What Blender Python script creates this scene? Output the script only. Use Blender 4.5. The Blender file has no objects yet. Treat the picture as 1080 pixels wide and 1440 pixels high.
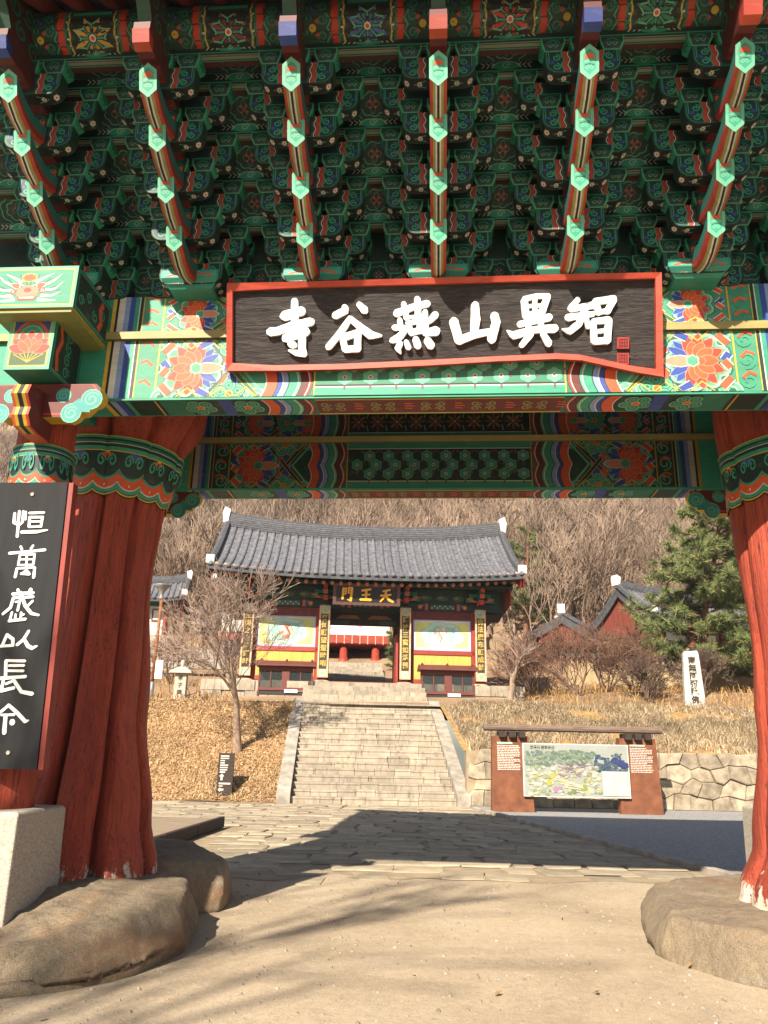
import bpy, bmesh, math, random
import numpy as np
from mathutils import Vector, Matrix, Euler
random.seed(7); np.random.seed(7)
SC = bpy.context.scene
COL = SC.collection
R = math.radians
PHI = R(4.25)         # the gate is turned against the view
PITCH = R(17.0)
FPX = 1082.0          # focal length in photo pixels
EYE = 1.6

# ---------------------------------------------------------------- camera, sky, sun, exposure
cam_d = bpy.data.cameras.new('camera'); cam = bpy.data.objects.new('camera', cam_d); COL.objects.link(cam)
cam_d.sensor_fit = 'VERTICAL'; cam_d.sensor_height = 36.0; cam_d.sensor_width = 27.0
cam_d.lens = FPX/1440*36.0; cam_d.clip_start = 0.05; cam_d.clip_end = 3000
cam.location = (0, 0, EYE); cam.rotation_euler = (Matrix.Rotation(R(90)+PITCH, 3, 'X') @ Matrix.Rotation(R(1.2), 3, 'Z')).to_euler()
SC.camera = cam
SUN_AZ, SUN_EL = R(23.5), R(36)
wd = bpy.data.worlds.new('World'); SC.world = wd; wd.use_nodes = True
nt = wd.node_tree; nt.nodes.clear()
sky = nt.nodes.new('ShaderNodeTexSky'); sky.sky_type = 'NISHITA'; sky.sun_disc = False
sky.sun_elevation = SUN_EL; sky.sun_rotation = math.atan2(-math.sin(SUN_AZ), -math.cos(SUN_AZ))
bg = nt.nodes.new('ShaderNodeBackground'); bg.inputs['Strength'].default_value = 0.05
wo = nt.nodes.new('ShaderNodeOutputWorld')
nt.links.new(sky.outputs[0], bg.inputs[0]); nt.links.new(bg.outputs[0], wo.inputs[0])
sun_d = bpy.data.lights.new('sun', 'SUN'); sun_d.energy = 5.0; sun_d.angle = R(0.6); sun_d.color = (1.0, 0.88, 0.72)
sun = bpy.data.objects.new('sun', sun_d); COL.objects.link(sun)
L = Vector((math.sin(SUN_AZ)*math.cos(SUN_EL), math.cos(SUN_AZ)*math.cos(SUN_EL), -math.sin(SUN_EL)))
sun.rotation_euler = L.to_track_quat('-Z', 'Y').to_euler(); sun.location = (-20, -40, 40)
SC.view_settings.view_transform = 'Standard'; SC.view_settings.look = 'None'
SC.view_settings.gamma = 1.0; SC.view_settings.exposure = 1.3
SC.cycles.use_denoising = True; SC.cycles.max_bounces = 8; SC.cycles.diffuse_bounces = 3
SC.cycles.transparent_max_bounces = 12

# ---------------------------------------------------------------- colours and materials
def lin(c):
    c = c/255.0
    return c/12.92 if c <= 0.04045 else ((c+0.055)/1.055)**2.4
def rgb(r, g, b): return (lin(r), lin(g), lin(b))
def srgb(h): return rgb(int(h[0:2], 16), int(h[2:4], 16), int(h[4:6], 16))
MATS = {}
def newmat(name):
    m = bpy.data.materials.new(name); m.use_nodes = True; n = m.node_tree; n.nodes.clear()
    o = n.nodes.new('ShaderNodeOutputMaterial'); p = n.nodes.new('ShaderNodeBsdfPrincipled')
    n.links.new(p.outputs[0], o.inputs[0]); MATS[name] = m
    return m, n, p
def texcoord(n, scale=(1, 1, 1), kind='Object'):
    t = n.nodes.new('ShaderNodeTexCoord'); mp = n.nodes.new('ShaderNodeMapping')
    mp.inputs['Scale'].default_value = scale; n.links.new(t.outputs[kind], mp.inputs[0])
    return mp.outputs[0]
def noise(n, vec, scale, detail=5, rough=0.6, dist=0.0):
    x = n.nodes.new('ShaderNodeTexNoise'); x.inputs['Scale'].default_value = scale
    x.inputs['Detail'].default_value = detail; x.inputs['Roughness'].default_value = rough
    x.inputs['Distortion'].default_value = dist
    if vec is not None: n.links.new(vec, x.inputs['Vector'])
    return x.outputs['Fac']
def ramp(n, fac, stops):
    r = n.nodes.new('ShaderNodeValToRGB'); e = r.color_ramp.elements
    while len(e) < len(stops): e.new(0.5)
    for k, (p, c) in enumerate(stops):
        e[k].position = p; e[k].color = (*c, 1) if len(c) == 3 else c
    n.links.new(fac, r.inputs[0]); return r.outputs[0]
def mix(n, fac, a, b, mode='MIX'):
    m = n.nodes.new('ShaderNodeMix'); m.data_type = 'RGBA'; m.blend_type = mode
    if isinstance(fac, (int, float)): m.inputs[0].default_value = fac
    else: n.links.new(fac, m.inputs[0])
    for k, v in ((6, a), (7, b)):
        if isinstance(v, tuple): m.inputs[k].default_value = (*v[:3], 1)
        else: n.links.new(v, m.inputs[k])
    return m.outputs[2]
def bump(n, p, h, strength=0.4, dist=0.02):
    b = n.nodes.new('ShaderNodeBump'); b.inputs['Strength'].default_value = strength
    b.inputs['Distance'].default_value = dist; n.links.new(h, b.inputs['Height']); n.links.new(b.outputs[0], p.inputs['Normal'])
def rnd_shift(n, amount):
    """brightness that differs from one object to the next"""
    oi = n.nodes.new('ShaderNodeObjectInfo'); mr = n.nodes.new('ShaderNodeMapRange')
    mr.inputs[3].default_value = 1-amount; mr.inputs[4].default_value = 1+amount
    n.links.new(oi.outputs['Random'], mr.inputs[0]); return mr.outputs[0]
def basic(name, c1, c2=None, scale=6.0, rough=0.75, stretch=(1, 1, 1), bstr=0.25, bscale=None, bdist=0.01, spread=(0.35, 0.65), vary=0.0, metal=0.0, detail=6, dist=0.0):
    m, n, p = newmat(name)
    v = texcoord(n, stretch)
    c2 = c2 or tuple(x*0.72 for x in c1)
    f = noise(n, v, scale, detail, 0.62, dist)
    col = ramp(n, f, [(spread[0], c2), (spread[1], c1)])
    if vary:
        mm = n.nodes.new('ShaderNodeMix'); mm.data_type = 'RGBA'; mm.blend_type = 'MULTIPLY'; mm.inputs[0].default_value = 1
        n.links.new(col, mm.inputs[6]); n.links.new(rnd_shift(n, vary), mm.inputs[7]); col = mm.outputs[2]
    n.links.new(col, p.inputs['Base Color'])
    p.inputs['Roughness'].default_value = rough; p.inputs['Metallic'].default_value = metal
    if bstr: bump(n, p, noise(n, v, bscale or scale*5, 6, 0.7), bstr, bdist)
    return m

# painted timber: colour from the mesh, with weathering
def painted(name, rough=0.6, wear=0.25, stretch=(1.2, 6, 6)):
    m, n, p = newmat(name)
    a = n.nodes.new('ShaderNodeVertexColor'); a.layer_name = 'Col'
    v = texcoord(n, stretch)
    f = noise(n, v, 3.0, 7, 0.7)
    k = ramp(n, f, [(0.3, (1-wear,)*3), (0.62, (1.0,)*3)])
    g = noise(n, texcoord(n, (1, 1, 1)), 1.3, 4, 0.6)
    k2 = ramp(n, g, [(0.3, (0.82, 0.82, 0.80)), (0.65, (1.0,)*3)])
    base = mix(n, 1.0, mix(n, 1.0, a.outputs[0], k, 'MULTIPLY'), k2, 'MULTIPLY')
    vm = n.nodes.new('ShaderNodeMix'); vm.data_type = 'RGBA'; vm.blend_type = 'MULTIPLY'; vm.inputs[0].default_value = 1; n.links.new(base, vm.inputs[6]); n.links.new(rnd_shift(n, .16), vm.inputs[7])
    dust = ramp(n, noise(n, texcoord(n, (2, 2, 5)), 2.3, 6, .75), [(.55, (0, 0, 0)), (.8, (.28, .28, .28))])
    n.links.new(mix(n, dust, vm.outputs[2], srgb('8f8878')), p.inputs['Base Color'])
    p.inputs['Roughness'].default_value = rough
    bump(n, p, noise(n, v, 12, 6, 0.7), 0.18, 0.004)
    return m
M_DAN = painted('dancheong_paint')
M_PLAIN = painted('painted_surface', 0.7, 0.12)

# ---------------------------------------------------------------- mesh builder with face colours
class MB:
    def __init__(s):
        s.v = []; s.f = []; s.c = []; s.k = 0; s.fn = None; s.clip = None
    def face(s, pts, col=(1, 1, 1)):
        b = len(s.v); s.v += [tuple(p) for p in pts]; s.f.append(tuple(range(b, b+len(pts)))); s.c.append(col)
    def box(s, x0, x1, y0, y1, z0, z1, col=(1, 1, 1), cols=None):
        c = cols or {}
        P = [(x0, y0, z0), (x1, y0, z0), (x1, y1, z0), (x0, y1, z0), (x0, y0, z1), (x1, y0, z1), (x1, y1, z1), (x0, y1, z1)]
        for key, q in (('f', (0, 1, 5, 4)), ('b', (2, 3, 7, 6)), ('l', (3, 0, 4, 7)), ('r', (1, 2, 6, 5)), ('d', (3, 2, 1, 0)), ('u', (4, 5, 6, 7))):
            s.face([P[i] for i in q], c.get(key, col))
    def loft(s, rings, col=(1, 1, 1), caps=True, closed=True):
        """rings: lists of equal length; col: colour or function(ring, side)"""
        b = len(s.v); n = len(rings[0])
        for r in rings: s.v += [tuple(p) for p in r]
        for i in range(len(rings)-1):
            for j in range(n if closed else n-1):
                k = (j+1) % n
                s.f.append((b+i*n+j, b+i*n+k, b+(i+1)*n+k, b+(i+1)*n+j)); s.c.append(col(i, j) if callable(col) else col)
        if caps and closed:
            cc = col(0, 0) if callable(col) else col
            s.f.append(tuple(b+j for j in reversed(range(n)))); s.c.append(cc)
            e = b+(len(rings)-1)*n; s.f.append(tuple(e+j for j in range(n))); s.c.append(cc)
    def tube(s, pts, rad, n=8, col=(1, 1, 1), caps=True):
        pts = [Vector(p) for p in pts]; rr = rad if isinstance(rad, (list, tuple)) else [rad]*len(pts)
        rings = []; up = None
        for i, p in enumerate(pts):
            t = (pts[min(i+1, len(pts)-1)]-pts[max(i-1, 0)])
            if t.length < 1e-9: t = Vector((0, 0, 1))
            t.normalize()
            if up is None: up = Vector((1, 0, 0)) if abs(t.x) < 0.8 else Vector((0, 1, 0))
            a = up-t*up.dot(t)
            if a.length < 1e-6: a = t.orthogonal()
            a.normalize(); up = a; b = t.cross(a)
            rings.append([p+(a*math.cos(q)+b*math.sin(q))*rr[i] for q in (2*math.pi*j/n for j in range(n))])
        s.loft(rings, col, caps)
    def lathe(s, prof, n=24, col=(1, 1, 1), cx=0, cy=0, caps=True):
        s.loft([[(cx+r*math.cos(2*math.pi*j/n), cy+r*math.sin(2*math.pi*j/n), z) for j in range(n)] for r, z in prof], col, caps)
    def prism(s, poly, axis, a0, a1, col=(1, 1, 1), side=None):
        """poly 2D outline extruded along an axis: 'y' uses (x,z), 'x' uses (y,z), 'z' uses (x,y)"""
        def P(p, a): return {'y': (p[0], a, p[1]), 'x': (a, p[0], p[1]), 'z': (p[0], p[1], a)}[axis]
        n = len(poly); s.face([P(p, a0) for p in poly], col); s.face([P(p, a1) for p in reversed(poly)], col)
        for i in range(n):
            q, r = poly[i], poly[(i+1) % n]
            c = side(i) if callable(side) else (side or col)
            s.face([P(q, a0), P(q, a1), P(r, a1), P(r, a0)], c)
    # ---- flat painting on a surface: fn(u, v, w) -> point, w lifts off the surface
    def paint(s, fn): s.fn = fn; s.k = 0
    def poly(s, pts, col):
        s.k += 1; w = 0.0012+s.k*2.5e-5
        if s.clip: pts = [(u, min(max(v, s.clip[0]), s.clip[1])) for u, v in pts]
        s.face([s.fn(u, v, w) for u, v in pts], col)
    def rect(s, u0, v0, u1, v1, col, n=1):
        for i in range(n):
            a = u0+(u1-u0)*i/n; b = u0+(u1-u0)*(i+1)/n
            s.poly([(a, v0), (b, v0), (b, v1), (a, v1)], col); s.k -= (1 if i < n-1 else 0)
    def disc(s, u, v, r, col, n=10, rv=None, a0=0.0):
        rv = rv or r
        s.poly([(u+r*math.cos(a0+2*math.pi*i/n), v+rv*math.sin(a0+2*math.pi*i/n)) for i in range(n)], col)
    def stroke(s, pts, w, col):
        s.k += 1; h = 0.0012+s.k*2.5e-5; n = len(pts); L_ = []; R_ = []
        ws = w if isinstance(w, (list, tuple)) else [w]*n
        for i in range(n):
            a = pts[max(i-1, 0)]; b = pts[min(i+1, n-1)]
            dx, dy = b[0]-a[0], b[1]-a[1]; l = math.hypot(dx, dy) or 1
            nx, ny = -dy/l*ws[i]/2, dx/l*ws[i]/2
            L_.append((pts[i][0]+nx, pts[i][1]+ny)); R_.append((pts[i][0]-nx, pts[i][1]-ny))
        if s.clip:
            L_ = [(u, min(max(v, s.clip[0]), s.clip[1])) for u, v in L_]; R_ = [(u, min(max(v, s.clip[0]), s.clip[1])) for u, v in R_]
        for i in range(n-1):
            s.face([s.fn(*R_[i], h), s.fn(*R_[i+1], h), s.fn(*L_[i+1], h), s.fn(*L_[i], h)], col)
    def spiral(s, u, v, r, w, col, turn=1.4, a0=0.0, hand=1, n=14):
        s.stroke([(u+r*(1-0.75*t)*math.cos(a0+hand*t*turn*2*math.pi), v+r*(1-0.75*t)*math.sin(a0+hand*t*turn*2*math.pi)) for t in (i/n for i in range(n+1))], w, col)
    def petal(s, u, v, ang, ln, wd, col, line=None, off=0.0):
        ca, sa = math.cos(ang), math.sin(ang); P = []
        for t, y in ((0, 0), (.25, .75), (.5, 1), (.75, .8), (.92, .4), (1, 0), (.92, -.4), (.75, -.8), (.5, -1), (.25, -.75)):
            a, b = off+t*ln, y*wd/2; P.append((u+a*ca-b*sa, v+a*sa+b*ca))
        if line:
            q = [(u+(a_-u)*1.0, b_) for a_, b_ in P]; cu = sum(x for x, _ in P)/len(P); cv = sum(y for _, y in P)/len(P)
            s.poly([(cu+(x-cu)*1.13, cv+(y-cv)*1.13) for x, y in P], line)
        s.poly(P, col)
    def scallop_ring(s, u, v, r, n, amp, col, a0=0.0, rv=None):
        P = []
        for i in range(n*5):
            t = i/(n*5); a = a0+2*math.pi*t; rr = 1+amp*abs(math.sin(math.pi*n*t))
            P.append((u+r*rr*math.cos(a), v+(rv or r)*rr*math.sin(a)))
        s.poly(P, col)
    def build(s, name, mat, parent=None, smooth=False, loc=None):
        me = bpy.data.meshes.new(name); me.from_pydata(s.v, [], s.f)
        at = me.color_attributes.new('Col', 'FLOAT_COLOR', 'CORNER')
        cs = np.repeat(np.array([(*c, 1.0) for c in s.c], dtype=np.float32), [len(f) for f in s.f], axis=0)
        at.data.foreach_set('color', cs.ravel())
        if smooth: me.polygons.foreach_set('use_smooth', [True]*len(me.polygons))
        me.materials.append(mat); me.update()
        return link(name, me, parent, loc)
def link(name, me, parent=None, loc=None, rot=None):
    o = bpy.data.objects.new(name, me); COL.objects.link(o)
    if parent: o.parent = parent
    if loc is not None: o.location = loc
    if rot is not None: o.rotation_euler = rot
    return o
def empty(name, loc=(0, 0, 0), rz=0.0, label=None, cat=None, group=None, rx=0.0):
    o = bpy.data.objects.new(name, None); COL.objects.link(o); o.location = loc; o.rotation_euler = (rx, 0, rz)
    o.empty_display_size = 0.2
    if label: tag(o, label, cat, group)
    return o
def tag(o, label=None, cat=None, group=None, kind=None):
    if label: o['label'] = label
    if cat: o['category'] = cat
    if group: o['group'] = group
    if kind: o['kind'] = kind
    return o
def gate_xy(x, d):
    """gate frame (sideways, distance from the eye) -> world"""
    return (x*math.cos(PHI)+d*math.sin(PHI), -x*math.sin(PHI)+d*math.cos(PHI))
def shade_auto(o, ang=40):
    me = o.data; me.polygons.foreach_set('use_smooth', [True]*len(me.polygons))
    bm = bmesh.new(); bm.from_mesh(me)
    for e in bm.edges:
        if len(e.link_faces) == 2 and e.calc_face_angle(0) > R(ang): e.smooth = False
    bm.to_mesh(me); bm.free()
def bevel(o, w=0.01, seg=1):
    m = o.modifiers.new('bevel', 'BEVEL'); m.width = w; m.segments = seg; m.limit_method = 'ANGLE'; return o

# palette of the painted timber
GR1 = srgb('2f9376'); GR2 = srgb('1c6e59'); GR3 = srgb('092c27'); MINT = srgb('62b090'); PALE = srgb('9ac4ac')
RED = srgb('b93a20'); ORG = srgb('cd5429'); MAR = srgb('5e1c18'); BLU = srgb('2a4596'); LBL = srgb('7f97c4'); WHT = srgb('cfccc0')
YEL = srgb('c8a530'); BLK = srgb('0c1010'); OLV = srgb('8a8f4e'); PNK = srgb('d0846a')

basic('red_timber', srgb('8e2f22'), srgb('6a2019'), 3.0, 0.55, (6, 6, 0.7), 0.35, 9, 0.012)
basic('granite', srgb('b8b0a2'), srgb('8d867b'), 60, 0.9, (1, 1, 1), 0.5, 90, 0.01)
basic('dark_wood', srgb('3a2d26'), srgb('241b17'), 4, 0.8, (1, 8, 8), 0.4)
basic('white_paint', srgb('ecebe6'), srgb('d9d7cf'), 8, 0.6, bstr=0.1)
# ================================================================ the gate in the foreground
GY = 7.77
gate = empty('temple_gate', (*gate_xy(0, GY), 0), -PHI, 'large painted temple gate with red trunk pillars and tiered green brackets framing the view', 'gate')
def G(x, d, z): return (x, d-GY, z)

# --- trunk pillars: natural trunks with lobes and cracks
m, n, p = newmat('trunk_red')
v = texcoord(n, (5, 5, 0.6)); f = noise(n, v, 2.2, 7, 0.65)
col = ramp(n, f, [(0.25, srgb('84301f')), (0.5, srgb('a23f26')), (0.75, srgb('b24c2e'))])
col = mix(n, 1.0, col, ramp(n, noise(n, texcoord(n, (1.2, 1.2, .5)), 1.5, 6, .7), [(.3, (.72, .66, .64)), (.5, (1, 1, 1)), (.7, (1.12, 1.16, 1.2))]), 'MULTIPLY')
sp = noise(n, texcoord(n, (1.5, 1.5, 0.8)), 9, 6, 0.7)
tc = n.nodes.new('ShaderNodeTexCoord'); sx = n.nodes.new('ShaderNodeSeparateXYZ'); n.links.new(tc.outputs['Object'], sx.inputs[0])
ad = n.nodes.new('ShaderNodeMath'); ad.operation = 'MULTIPLY_ADD'; ad.inputs[1].default_value = -0.85; ad.inputs[2].default_value = 0.80
n.links.new(sx.outputs[2], ad.inputs[0])
ad2 = n.nodes.new('ShaderNodeMath'); ad2.operation = 'ADD'; n.links.new(ad.outputs[0], ad2.inputs[0]); n.links.new(sp, ad2.inputs[1])
wear = ramp(n, ad2.outputs[0], [(0.90, (0, 0, 0)), (0.96, (1, 1, 1))])
fleck = ramp(n, noise(n, texcoord(n, (1, 1, .6)), 13, 5, 0.6), [(0.70, (0, 0, 0)), (0.75, (0.55, 0.55, 0.55))])
crk = ramp(n, noise(n, texcoord(n, (16, 16, .35)), 1.7, 5, 0.55, .8), [(0.486, (1, 1, 1)), (0.5, (0.18, 0.18, 0.18)), (0.514, (1, 1, 1))])
wv = ramp(n, noise(n, texcoord(n, (9, 9, 0.25)), 2.0, 4, 0.5, 1.5), [(0.486, (1, 1, 1)), (0.5, (0.15, 0.15, 0.15)), (0.514, (1, 1, 1))])
col = mix(n, wear, mix(n, 1.0, mix(n, 1.0, mix(n, fleck, col, srgb('a06a58')), wv, 'MULTIPLY'), crk, 'MULTIPLY'), srgb('cabfad'))
n.links.new(col, p.inputs['Base Color']); p.inputs['Roughness'].default_value = 0.62
bump(n, p, noise(n, texcoord(n, (6, 6, 0.5)), 4, 9, 0.72), 0.75, 0.05)
def lerp_tab(tab, z):
    for (a, b), (c, d) in zip(tab, tab[1:]):
        if z <= c:
            t = max(0, (z-a)/(c-a)); t = t*t*(3-2*t); return b+(d-b)*t
    return tab[-1][1]
def trunk(cx, tab, seed, lobes, depth):
    rg = random.Random(seed); ph = [rg.uniform(0, 6.28) for _ in range(8)]
    def r(th, z):
        t = max(0, 1-(z-0.3)/3.2); a = abs(math.sin(lobes*0.5*(th+0.12*math.sin(z*0.9+ph[0]))+ph[1]))
        return lerp_tab(tab, z)*(0.97-depth*(0.35+0.65*t)*(1-a)**5+0.03*math.sin(3*th+z*1.1+ph[2])+0.018*math.sin(5*th-z*2.3+ph[3])+0.012*math.sin(2*th+z*4.1+ph[4]))
    def pt(th, z, w=0.0):
        q = r(th, z)+w; return G(cx+0.03*math.sin(z*1.3+ph[5])+q*math.cos(th), GY+q*math.sin(th), z)
    return pt
TR = {-1: trunk(-3.52, [(0.2, 0.90), (0.45, 0.84), (0.9, 0.72), (1.9, 0.59), (3.3, 0.52), (3.9, 0.53), (4.6, 0.66), (5.1, 0.87), (5.6, 0.92)], 3, 9, 0.55),
      1: trunk(3.62, [(0.2, 1.02), (0.4, 0.95), (0.8, 0.78), (1.9, 0.58), (2.6, 0.54), (4.2, 0.63), (5.1, 0.68), (5.6, 0.7)], 8, 6, 0.30)}
def band(mb, pt, u0, u1, z0, z1, n=48, seg=0.16):
    """layered scalloped painting round a post; pt(u, z, w)"""
    H = z1-z0
    mb.paint(pt)
    def strip(a, b, col, sc=0, n2=None):
        k = n2 or n; mb.k += 1; w = 0.012+mb.k*5e-4; brk = [q/8 for q in range(9)]
        for i in range(k):
            t0, t1 = i/k, (i+1)/k; ua, ub = u0+(u1-u0)*t0, u0+(u1-u0)*t1
            def e(z, u): return z0+H*z-(sc*1.3*H*abs(math.sin((u-u0)/seg*math.pi))**.6 if z < 0.75 else 0)
            lo_a, lo_b = (e(a, ua)-z0)/H, (e(a, ub)-z0)/H; st = [q for q in brk if max(lo_a, lo_b)+.01 < q < b-.01]
            za, zb = lo_a, lo_b
            for q in st+[b]: mb.face([pt(ua, z0+H*za, w), pt(ub, z0+H*zb, w), pt(ub, z0+H*q, w), pt(ua, z0+H*q, w)], col); za = zb = q
    strip(0.06, 0.95, BLK, 0.07); strip(0.08, 0.95, YEL, 0.07); strip(0.105, 0.95, GR3, 0.07); strip(0.12, 0.9, GR1, 0.07)
    strip(0.23, 0.9, WHT, 0.11); strip(0.25, 0.9, ORG, 0.11); strip(0.40, 0.9, BLK, 0.11); strip(0.42, 0.9, GR1, 0.13); strip(0.46, 0.9, GR3, 0.13)
    strip(0.72, 0.98, YEL); strip(0.735, 0.98, GR1); strip(0.80, 0.98, GR3); strip(0.855, 0.98, WHT); strip(0.865, 0.98, GR2); strip(0.91, 0.99, GR3); strip(0.945, 1.0, GR1); strip(0.985, 1.0, YEL)
    du = seg; mb.k = 1150
    k = int((u1-u0)/du)
    for i in range(k):
        u = u0+(i+0.5)*du
        mb.spiral(u-du*0.2, z0+H*0.56, du*0.17, du*0.055, GR1, 1.3, 0, 1, 10); mb.spiral(u+du*0.2, z0+H*0.56, du*0.17, du*0.055, GR1, 1.3, 3.14, -1, 10)
        if i % 2 == 0:
            mb.rect(u-du*0.16, z0+H*0.62, u-du*0.02, z0+H*0.69, RED); mb.rect(u+du*0.02, z0+H*0.62, u+du*0.16, z0+H*0.69, RED); mb.disc(u, z0+H*0.70, du*0.09, YEL, 8, H*0.03)
        else: mb.rect(u-du*0.18, z0+H*0.60, u+du*0.18, z0+H*0.71, BLU)
        mb.disc(u, z0+H*0.165, du*0.04, WHT, 6, H*0.02)
for sd in (-1, 1):
    mb = MB(); pt = TR[sd]; N = 220; zs = [0.2+5.3*i/60 for i in range(61)]
    mb.loft([[pt(2*math.pi*j/N, z) for j in range(N)] for z in zs])
    tr = mb.build('pillar', MATS['trunk_red'], gate, True)
    def sm(th, z, w, pt=pt):
        a = Vector(pt(th-.06, z, w)); b = Vector(pt(th+.06, z, w)); c = Vector(pt(th, z, w)); ax = G(-3.52 if sd < 0 else 3.62, GY, z)
        r0 = max((Vector((q[0]-ax[0], q[1]-ax[1], 0)).length for q in (a, b, c))); d_ = Vector((c[0]-ax[0], c[1]-ax[1], 0)).normalized()
        return (ax[0]+d_.x*r0, ax[1]+d_.y*r0, z)
    b2 = MB(); band(b2, sm, math.pi-1.0, 2*math.pi+1.0, 4.02, 4.62, 220, 0.43)
    b2.build('painted_band', M_DAN, tr)

# --- the four slimmer posts on square stones
PX = 3.68; FD, RD = 6.48, 9.06
def pxd(d): return 3.68 if d < 7 else 3.86
def post_pt(sd, d):
    def pt(th, z, w=0.0):
        q = (0.285-0.008*z+0.01*math.sin(3*th+z))+w
        return G(sd*(pxd(d)-0.10*(1-z/5))+q*math.cos(th), d+q*math.sin(th), z)
    return pt
for sd in (-1, 1):
    for d in (FD, RD):
        pt = post_pt(sd, d); mb = MB(); N = 28
        mb.loft([[pt(2*math.pi*j/N, 1.0+3.7*i/12) for j in range(N)] for i in range(13)])
        po = mb.build('post', MATS['trunk_red'], gate, True)
        b2 = MB(); band(b2, pt, math.pi-0.5, 2*math.pi+0.5, 3.74, 4.16, 130, 0.59); b2.build('painted_band', M_DAN, po)
        st = MB(); cx = sd*(pxd(d)-0.08)
        h, q, t = 1.07, 0.42, 0.40
        st.loft([[G(cx-q, d-q, 0.1), G(cx+q, d-q, 0.1), G(cx+q, d+q, 0.1), G(cx-q, d+q, 0.1)], [G(cx-t, d-t, h-0.02), G(cx+t, d-t, h-0.02), G(cx+t, d+t, h-0.02), G(cx-t, d+t, h-0.02)], [G(cx-t+.02, d-t+.02, h), G(cx+t-.02, d-t+.02, h), G(cx+t-.02, d+t-.02, h), G(cx-t+.02, d+t-.02, h)]])
        bevel(st.build('pedestal_stone', MATS['granite'], gate), 0.02, 2)

# --- painting of a beam face
def lotus(mb, u, v, s, hand=1, dark=False):
    MINT, GR1, GR2 = (globals()['MINT'], globals()['GR1'], srgb('17503c')) if dark else (srgb('86b89f'), srgb('459474'), srgb('1d5f49'))  # dark set puts shade into the rear beam's flower colours
    mb.scallop_ring(u, v, s*1.0, 9, 0.22, GR2); mb.scallop_ring(u, v, s*0.95, 9, 0.22, MINT); mb.scallop_ring(u, v, s*0.86, 9, 0.20, GR1); mb.scallop_ring(u, v, s*0.74, 8, 0.18, GR2)
    for a in (-1.15, 1.15, -0.75, 0.75): mb.petal(u+hand*s*0.1, v, (0 if hand > 0 else math.pi)+a*0.75, s*1.0, s*0.30, BLU, LBL)
    mb.petal(u, v, 0 if hand > 0 else math.pi, s*1.15, s*0.42, PNK, WHT)
    for a, l in ((1.35, .92), (-1.35, .92), (1.8, .96), (-1.8, .96), (2.25, .98), (-2.25, .98), (2.75, .95), (-2.75, .95), (1.55, .62), (-1.55, .62), (2.05, .66), (-2.05, .66), (2.55, .68), (-2.55, .68), (3.14, .72)):
        aa = a if hand > 0 else math.pi-a
        mb.petal(u+hand*s*0.12, v, aa, s*l, s*0.40, RED if l > .8 else ORG, PNK, s*0.10)
    mb.petal(u+hand*s*0.15, v, 0 if hand < 0 else math.pi, s*.42, s*.34, ORG, PNK); mb.scallop_ring(u+hand*s*0.16, v, s*0.20, 6, .2, MINT); mb.scallop_ring(u+hand*s*0.16, v, s*0.15, 6, .2, GR1)
def cloud(mb, u, v, s, col=GR1, n=5):
    for i in range(n):
        a = 2*math.pi*i/n+0.4
        mb.disc(u+s*0.55*math.cos(a), v+s*0.55*math.sin(a), s*0.45, GR3, 12); mb.disc(u+s*0.55*math.cos(a), v+s*0.55*math.sin(a), s*0.41, MINT, 12)
        mb.disc(u+s*0.55*math.cos(a), v+s*0.55*math.sin(a), s*0.31, col, 12); mb.disc(u+s*0.55*math.cos(a), v+s*0.55*math.sin(a), s*0.17, MINT, 10); mb.disc(u+s*0.55*math.cos(a), v+s*0.55*math.sin(a), s*0.11, GR2, 8)
    mb.disc(u, v, s*0.25, YEL, 10); mb.disc(u, v, s*0.18, ORG, 10)
def wavebands(mb, u, v0, v1, hand, cols, w, nsc=2):
    """vertical bands with scalloped edges, stepping from u in direction hand"""
    H = (v1-v0)/nsc; N = 7
    for i, (c, wd) in enumerate(cols):
        for lo, cc in ((0, WHT if i % 2 == 0 else GR3), (0.010, c)):
            E1 = []
            for q in range(nsc):
                for k in range(N+1):
                    t = k/N; E1.append((u+hand*(lo+sum(x for _, x in cols[:i])+0.045*math.sin(math.pi*t)), v0+(q+t)*H))
            endu = u+hand*(sum(x for _, x in cols)+0.03)
            P = E1+[(endu, v1), (endu, v0)]
            mb.poly(P, cc)
def flower_net(mb, u0, u1, v0, v1, step, bg, fl, ctr, link_, six=True):
    mb.rect(u0, v0, u1, v1, bg); r = 0; v = v0+step*0.30
    while v < v1-step*0.15:
        u = u0+step*(0.5 if r % 2 else 0.15)
        while u < u1-step*0.12:
            ok = u > u0+step*0.25 and u < u1-step*0.25
            if ok:
                mb.scallop_ring(u, v, step*0.26, 6, 0.22, MINT); mb.scallop_ring(u, v, step*0.23, 6, 0.2, fl); mb.disc(u, v, step*0.10, WHT, 6); mb.disc(u, v, step*0.06, ctr, 6)
                for a in (0.52, 2.62, -1.57):
                    a0, a1 = step*0.36, step*0.54
                    mb.stroke([(u+a0*math.cos(a), v+a0*math.sin(a)), (u+a1*math.cos(a), v+a1*math.sin(a))], step*0.09, link_)
            u += step
        v += step*0.5*(1.0 if six else 1.2); r += 1
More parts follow.
